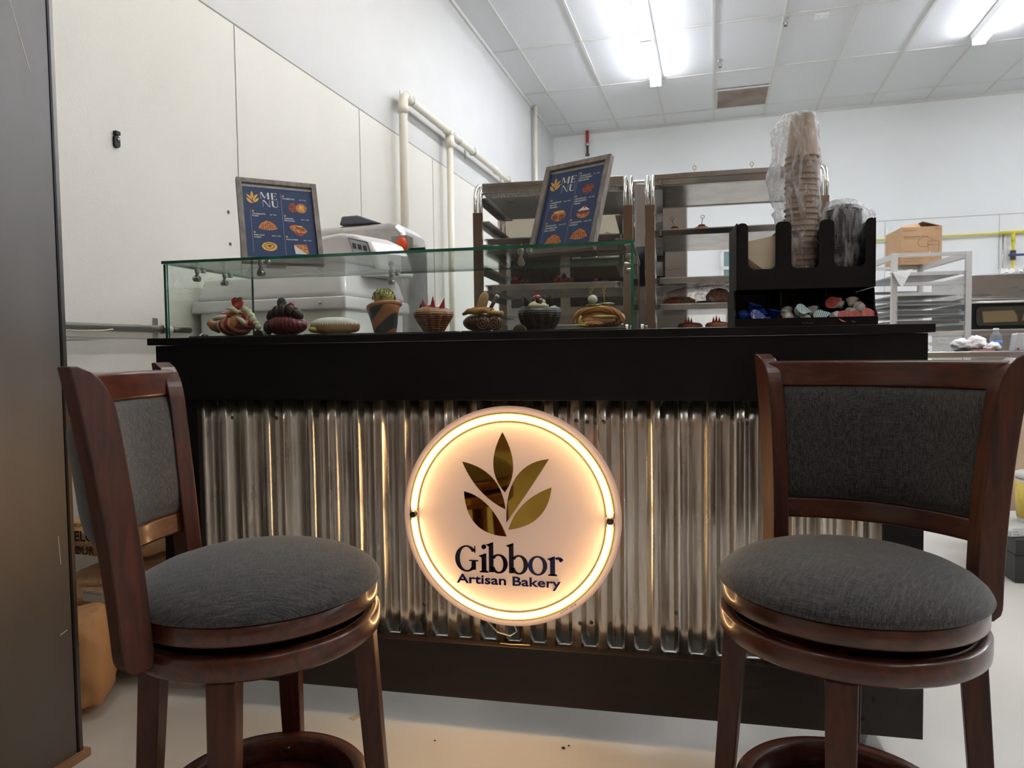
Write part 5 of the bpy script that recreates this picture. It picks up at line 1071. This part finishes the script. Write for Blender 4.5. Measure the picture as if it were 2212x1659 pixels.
MB().add([(bw,.0,bh),(bw,.40,bh),(bw*.60,.38,bh+.06),(bw*.56,.03,bh+.05)], [(0,1,2,3)], 'kraft').obj('flap', bx).modifiers.new('t','SOLIDIFY').thickness = .004
tb = MB()
for s, x, z, h, w_ in (('Deli Container & Lid', .022, .235, .016, .19), ('Cuve de charcuterie', .022, .222, .007, .14), ('FOODSERVICE', .02, .29, .009, .10), ('24/8 oz', .265, .30, .010, .035), ('Microwaveable Freezable Safe', .02, .05, .009, .16), ('Polypropylene containers', .02, .030, .006, .13), ('Reusable', .02, .115, .008, .07)): put_text(tb, s, x, z, h, 'ink', width=w_, y=-.0008)
tb.obj('printing', bx)
def loop(cx, cz, a, b, rot=0, n=32): return [(cx+a*math.cos(t)*math.cos(rot)-b*math.sin(t)*math.sin(rot), -.0008, cz+a*math.cos(t)*math.sin(rot)+b*math.sin(t)*math.cos(rot)) for t in [2*PI*i/n for i in range(n)]]
ik = mat('brown line print', (130,92,60), .7)
MB().tube(loop(.19,.195,.058,.042,.25),.0014,ik,5,closed=True).tube(loop(.255,.185,.046,.020,0),.0014,ik,5,closed=True).tube([(.209,-.0008,.185),(.222,-.0008,.06),(.25,-.0008,.045),(.285,-.0008,.06),(.301,-.0008,.185)],.0014,ik,5).obj('container_drawing', bx)
MB().prism([(.20,.088),(.222,.112),(.244,.088),(.222,.064)], -.0012, -.0006, 'white', 'xz').obj('white_sticker', bx)
# large oven at the right
ro = thing('pizza_oven', 'wide stainless deck oven with a black framed window at the right edge', 'oven', (2.93, 5.0, 0), PHI)
MB().span((0,.02,1.40),(2.0,1.0,1.60),'steel').obj('top_section', ro, bevel=.008); MB().span((0,.0,1.355),(2.0,.99,1.395),'steel').obj('hood_lip', ro, bevel=.005)
MB().span((0,.02,1.135),(2.0,.98,1.354),'plastic_black').obj('door', ro, bevel=.004)
MB().prism(rrect(.09,1.165,1.4,1.325,.03), .010, .019, mat('smoky window', (92,88,80), .3), 'xz').obj('door_window', ro)
MB().prism([(.14,1.19),(.13,1.285),(.36,1.29),(.385,1.245),(.39,1.195)], .006, .0098, mat('folded cardboard', (188,164,124), .7), 'xz').obj('folded_card', ro); MB().prism([(.42,1.20),(.44,1.275),(.8,1.28),(.8,1.20)], .006, .0098, bpy.data.materials['folded cardboard'], 'xz').obj('folded_card', ro)
MB().span((.09,.002,1.165),(1.4,.004,1.325), clear_mat('oven pane', (.8,.8,.78), refl=1.0)).obj('window_glass', ro)
MB().span((0,0,1.085),(2.0,.98,1.134),'steel').obj('shelf_lip', ro, bevel=.006); MB().span((0,.06,.5),(2.0,.95,1.084),'steel').obj('lower_body', ro)
for x in (.1, 1.9):
    for y in (.12, .88): MB().span((x-.03,y-.03,0),(x+.03,y+.03,.5),'steel').obj('leg', ro)
MB().tube([(.02,-.03,1.36),(1.98,-.03,1.36)],.010,'chrome',10).obj('front_rail', ro)
hp = MB(); rnd = random.Random(5)
for i in range(60): x = rnd.uniform(.35,1.2); hp.box((x,.3+rnd.uniform(-.1,.1),1.63+rnd.uniform(0,.03)*(x)), (.05,.04,.01), 'white', rot=(rnd.random()*2,rnd.random()*2,rnd.random()*3))
o = hp.obj('plastic_scraps', rotz=PHI, loc=(2.93,5.0,0), label='loose heap of pale plastic scraps on top of the deck oven', cat='scraps', kind='stuff')
# work table with clutter
tb_ = thing('work_table', 'stainless work table behind the right stool', 'table', (1.55, 3.05, 0), PHI*.5)
MB().span((0,0,.925),(1.9,.75,.962),'steel').obj('tabletop', tb_, bevel=.003)
for x in (.05, 1.85):
    for y in (.05, .70): MB().lathe([(.02,0),(.02,.925)],'steel',14).obj('leg', tb_, loc=(x, y, 0))
MB().span((.05,.05,.25),(1.85,.70,.27),'steel').obj('undershelf', tb_)
bt = thing('water_bottle', 'clear plastic water bottle with blue label on the work table', 'bottle', (2.455, 3.24, .9625))
clr = clear_mat('clear bottle', (.88,.9,.92), refl=1.0, rough=.05, diffuse=(220,224,226), dfac=.12)
MB().lathe([(.001,0),(.03,0),(.033,.004),(.033,.06),(.031,.065),(.033,.07),(.033,.085),(.025,.105),(.013,.122),(.013,.13)], clr, 28).obj('body', bt)
MB().lathe([(.0337,.03),(.0337,.066)], mat('blue bottle label', (60,120,200), .4), 28).obj('bottle_label', bt); MB().lathe([(.001,.142),(.0155,.142),(.0155,.128),(.001,.128)], 'white', 20).obj('cap', bt)
ds = thing('tape_dispenser', 'light grey tapered dispenser with a red dot beside the water bottle', 'dispenser', (2.545, 3.12, .9625))
MB().prism([(-.04,0),(-.026,.10),(-.018,.108),(.018,.108),(.026,.10),(.04,0)], 0, .07, mat('light grey plastic', (198,200,200), .4), 'xz').obj('body', ds, bevel=.004); MB().lathe([(.001,0),(.007,0),(.006,.003),(.001,.004)],'red',14,M=Matrix.Translation((-.016,0,.014)) @ Matrix.Rotation(PI/2,4,'X')).obj('button', ds)
MB().prism([(-.01,.1085),(.006,.1085),(.004,.112),(-.008,.112)],.02,.05,'red','xz').obj('top_button', ds)
wb = mat('crumpled white bag', (226,224,224), .4, sss=.1, bump=.3, nscale=30)
def crump(x, y, r_, seed, lab):
    MB().blob((0,0,r_[2]*.93), r_, wb, 26, 18, lambda d,t,q: 1+.35*noise.noise(d*2.2+Vector((seed,0,0)))-.12*abs(noise.noise(d*5+Vector((0,seed,0))))).obj('crumpled_bag', loc=(x,y,.9625), label=lab, cat='bag')
crump(2.245,3.20,(.06,.05,.042),1.2,'crumpled white bag on the work table nearest the aluminium rack'); crump(2.335,3.22,(.06,.05,.050),4.1,'crumpled white bag in the middle of the work table'); crump(2.40,3.14,(.045,.04,.028),8.8,'crumpled white bag against the water bottle')
crump(2.03,3.22,(.04,.04,.025),5.5,'small crumpled white bag seen between the slides of the aluminium rack'); crump(1.95,3.2,(.035,.04,.03),6.5,'small white bag beside the end of the counter')
MB().span((-.05,-.035,0),(.05,.035,.012),mat('red label sachet', (190,140,140), .5)).obj('sachet', loc=(2.33,3.10,.9625), rotz=.3, label='flat pink sachet on the front edge of the work table', cat='sachet')
# pile at the far right edge
MB().prism([(0,0),(0,.185),(.55,.185),(.55,0)], 0, .4, mat('black storage box', (44,45,48), .5), 'xz').span((-.004,-.004,.115),(.554,.404,.121),'plastic_black').obj('storage_box', loc=(1.86,1.55,0), bevel=.006, label='black lidded storage box on the floor at the right edge', cat='box')
sc2 = thing('scale_platform', 'pale grey scale platform on the black storage box', 'scale', (1.85, 1.58, .186), .25)
MB().prism([(0,0),(.0,.026),(.02,.038),(.45,.038),(.45,0)], 0, .32, mat('pale grey metal', (200,204,204), .35), 'xz').obj('platform', sc2, bevel=.006)
lb = MB().span((.005,-.0012,.003),(.06,-.0002,.030),'white'); put_text(lb, 'MODEL', .012, .020, .005, 'ink', y=-.0018); put_text(lb, 'CE NTEP', .012, .009, .005, 'ink', y=-.0018); lb.obj('rating_label', sc2)
tub = thing('food_tub', 'white lidded tub with a yellow and green printed label at the right edge', 'tub', (2.01, 1.72, .2245))
MB().lathe([(.001,0),(.066,0),(.07,.01),(.078,.20)], 'white', 36).obj('body', tub); MB().lathe([(.079,.196),(.083,.198),(.083,.215),(.07,.222),(.001,.222)], 'white', 36).obj('tub_cover', tub)
yel = mat('yellow printed label', (226,186,60), .5, c2=(240,214,110), nscale=20); tl_ = MB().lathe([(.0725,.02),(.0795,.18)], yel, 36); tl_.obj('printed_label', tub)
def wrap(s, z, h, mt, r=.0802, a0=-2.2): 
    vs, fs = text2d(s, h); return MB().add([(r*math.cos(a0+a/r), r*math.sin(a0+a/r), z+b) for a, b in vs], fs, mt)
wrap('CREMA', .150, .018, 'red', .0795, -2.35).obj('label_text', tub); wrap('PASTELERA', .055, .018, mat('label blue', (30,70,160), .5), .0775, -2.5).obj('label_text', tub)
bj = mat('blue jug plastic', (34,84,168), .3, coat=.3)
for z, l in ((.447, 'blue plastic jug standing on the white tub at the right edge'), (.5805, 'upper blue plastic jug at the right edge')):
    j = thing('blue_jug', l, 'jug', (2.03, 1.72, z), 0, 'blue jugs at the right edge'); j.scale = (1,1,.58); MB().lathe([(.001,0),(.06,0),(.064,.006),(.066,.05),(.060,.075),(.066,.10),(.066,.15),(.045,.185),(.022,.20),(.001,.20)], bj, 32).obj('body', j); MB().lathe([(.024,.198),(.026,.200),(.026,.226),(.001,.228)], mat('tan cap', (206,156,84), .5) if 'tanc' not in globals() else tanc, 20).obj('cap', j); tanc = bpy.data.materials['tan cap']
fb = thing('flour_bag', 'tall paper flour bag behind the blue jugs at the right edge', 'bag', (2.07, 2.14, .0))
MB().blob((0,0,.45), (.17,.11,.46), mat('pale paper bag', (214,186,152), .8, c2=(224,200,172), nscale=8, bump=.3), 40, 30, lambda d,t,q: Vector((math.copysign(abs(d.x)**.55,d.x), math.copysign(abs(d.y)**.6,d.y), math.copysign(abs(d.z)**.45,d.z)))*(1+.05*noise.noise(d*3))).obj('body', fb)
ft = MB(); put_text(ft, 'E', -.10, .42, .022, 'ink', y=-.118); put_text(ft, 'O', -.105, .33, .022, 'ink', y=-.118); ft.obj('printing', fb)
# brown flour sacks at the left
sack = mat('brown kraft sack', (204,158,110), .75, c2=(214,172,126), nscale=5, bump=1.0, bscale=14, det=7, ndist=1.2)
for q in sack.node_tree.nodes:
    if q.type == 'BUMP': q.inputs['Distance'].default_value = .02
def sackf(seed): return lambda d,t,q: Vector((math.copysign(abs(d.x)**.6,d.x), math.copysign(abs(d.y)**.6,d.y), math.copysign(abs(d.z)**.75,d.z)*(1-.35*(abs(d.x)**4))))*(1+.10*noise.noise(d*2.4+Vector((seed,0,0)))+.05*noise.noise(d*6+Vector((seed,0,0))))
sk = None
for (x, y, z, r_, rz, l, seed) in ((-1.28,.26,.085,(.20,.30,.074),.1,'bottom brown flour sack on the floor beside the steel cabinet',1),(-1.27,.24,.26,(.20,.30,.074),-.05,'second brown flour sack up, with a white tag',2),(-1.29,.26,.432,(.19,.30,.074),.05,'topmost brown flour sack, printed with black lettering',3),(-1.19,-.175,.15,(.095,.10,.135),.5,'slumped orange-brown paper sack in front of the flour sacks',4)):
    s_ = thing('flour_sack', l, 'sack', RM(x, y, 0), PHI+rz, 'brown flour sacks beside the steel cabinet')
    MB().blob((0,0,z+.004), r_, sack if seed < 4 else mat('orange kraft sack', (206,156,106), .7, bump=1.0, bscale=12, det=7, ndist=1.5), 40, 26, sackf(seed)).obj('body', s_)
    if seed == 3:
        q = MB(); put_text(q, 'CAMELOT', -.148, z+.012, .030, 'ink', width=.19, bold=.03, y=-r_[1]-.006); put_text(q, 'FLOUR', -.092, z-.028, .024, 'ink', bold=.03, y=-r_[1]-.006); put_text(q, 'KEY BROMATO', -.10, z+.052, .010, 'ink', y=-r_[1]+.004); q.obj('printing', s_)
    if seed == 2: q = MB().span((.0,-r_[1]-.010,z+.01),(.11,-r_[1]-.008,z+.045),'white'); put_text(q,'A M JAMES FLOUR MILLS', .004, z+.034, .005, 'ink', y=-r_[1]-.011); q.obj('tag', s_)
    if seed == 4: q = MB(); put_text(q,'BULK PASTRY FLOUR', -.10, z+.07, .010, mat('red print', (170,60,50), .7), y=-r_[1]*.97); put_text(q,'BLEACHED ENRICHED', -.10, z+.05, .008, bpy.data.materials['red print'] and q.mats[0], y=-r_[1]*1.0); q.obj('printing', s_)
# baking paper sheets on the far side of the counter
FO.parent = None
bpy.data.objects.remove(FO)
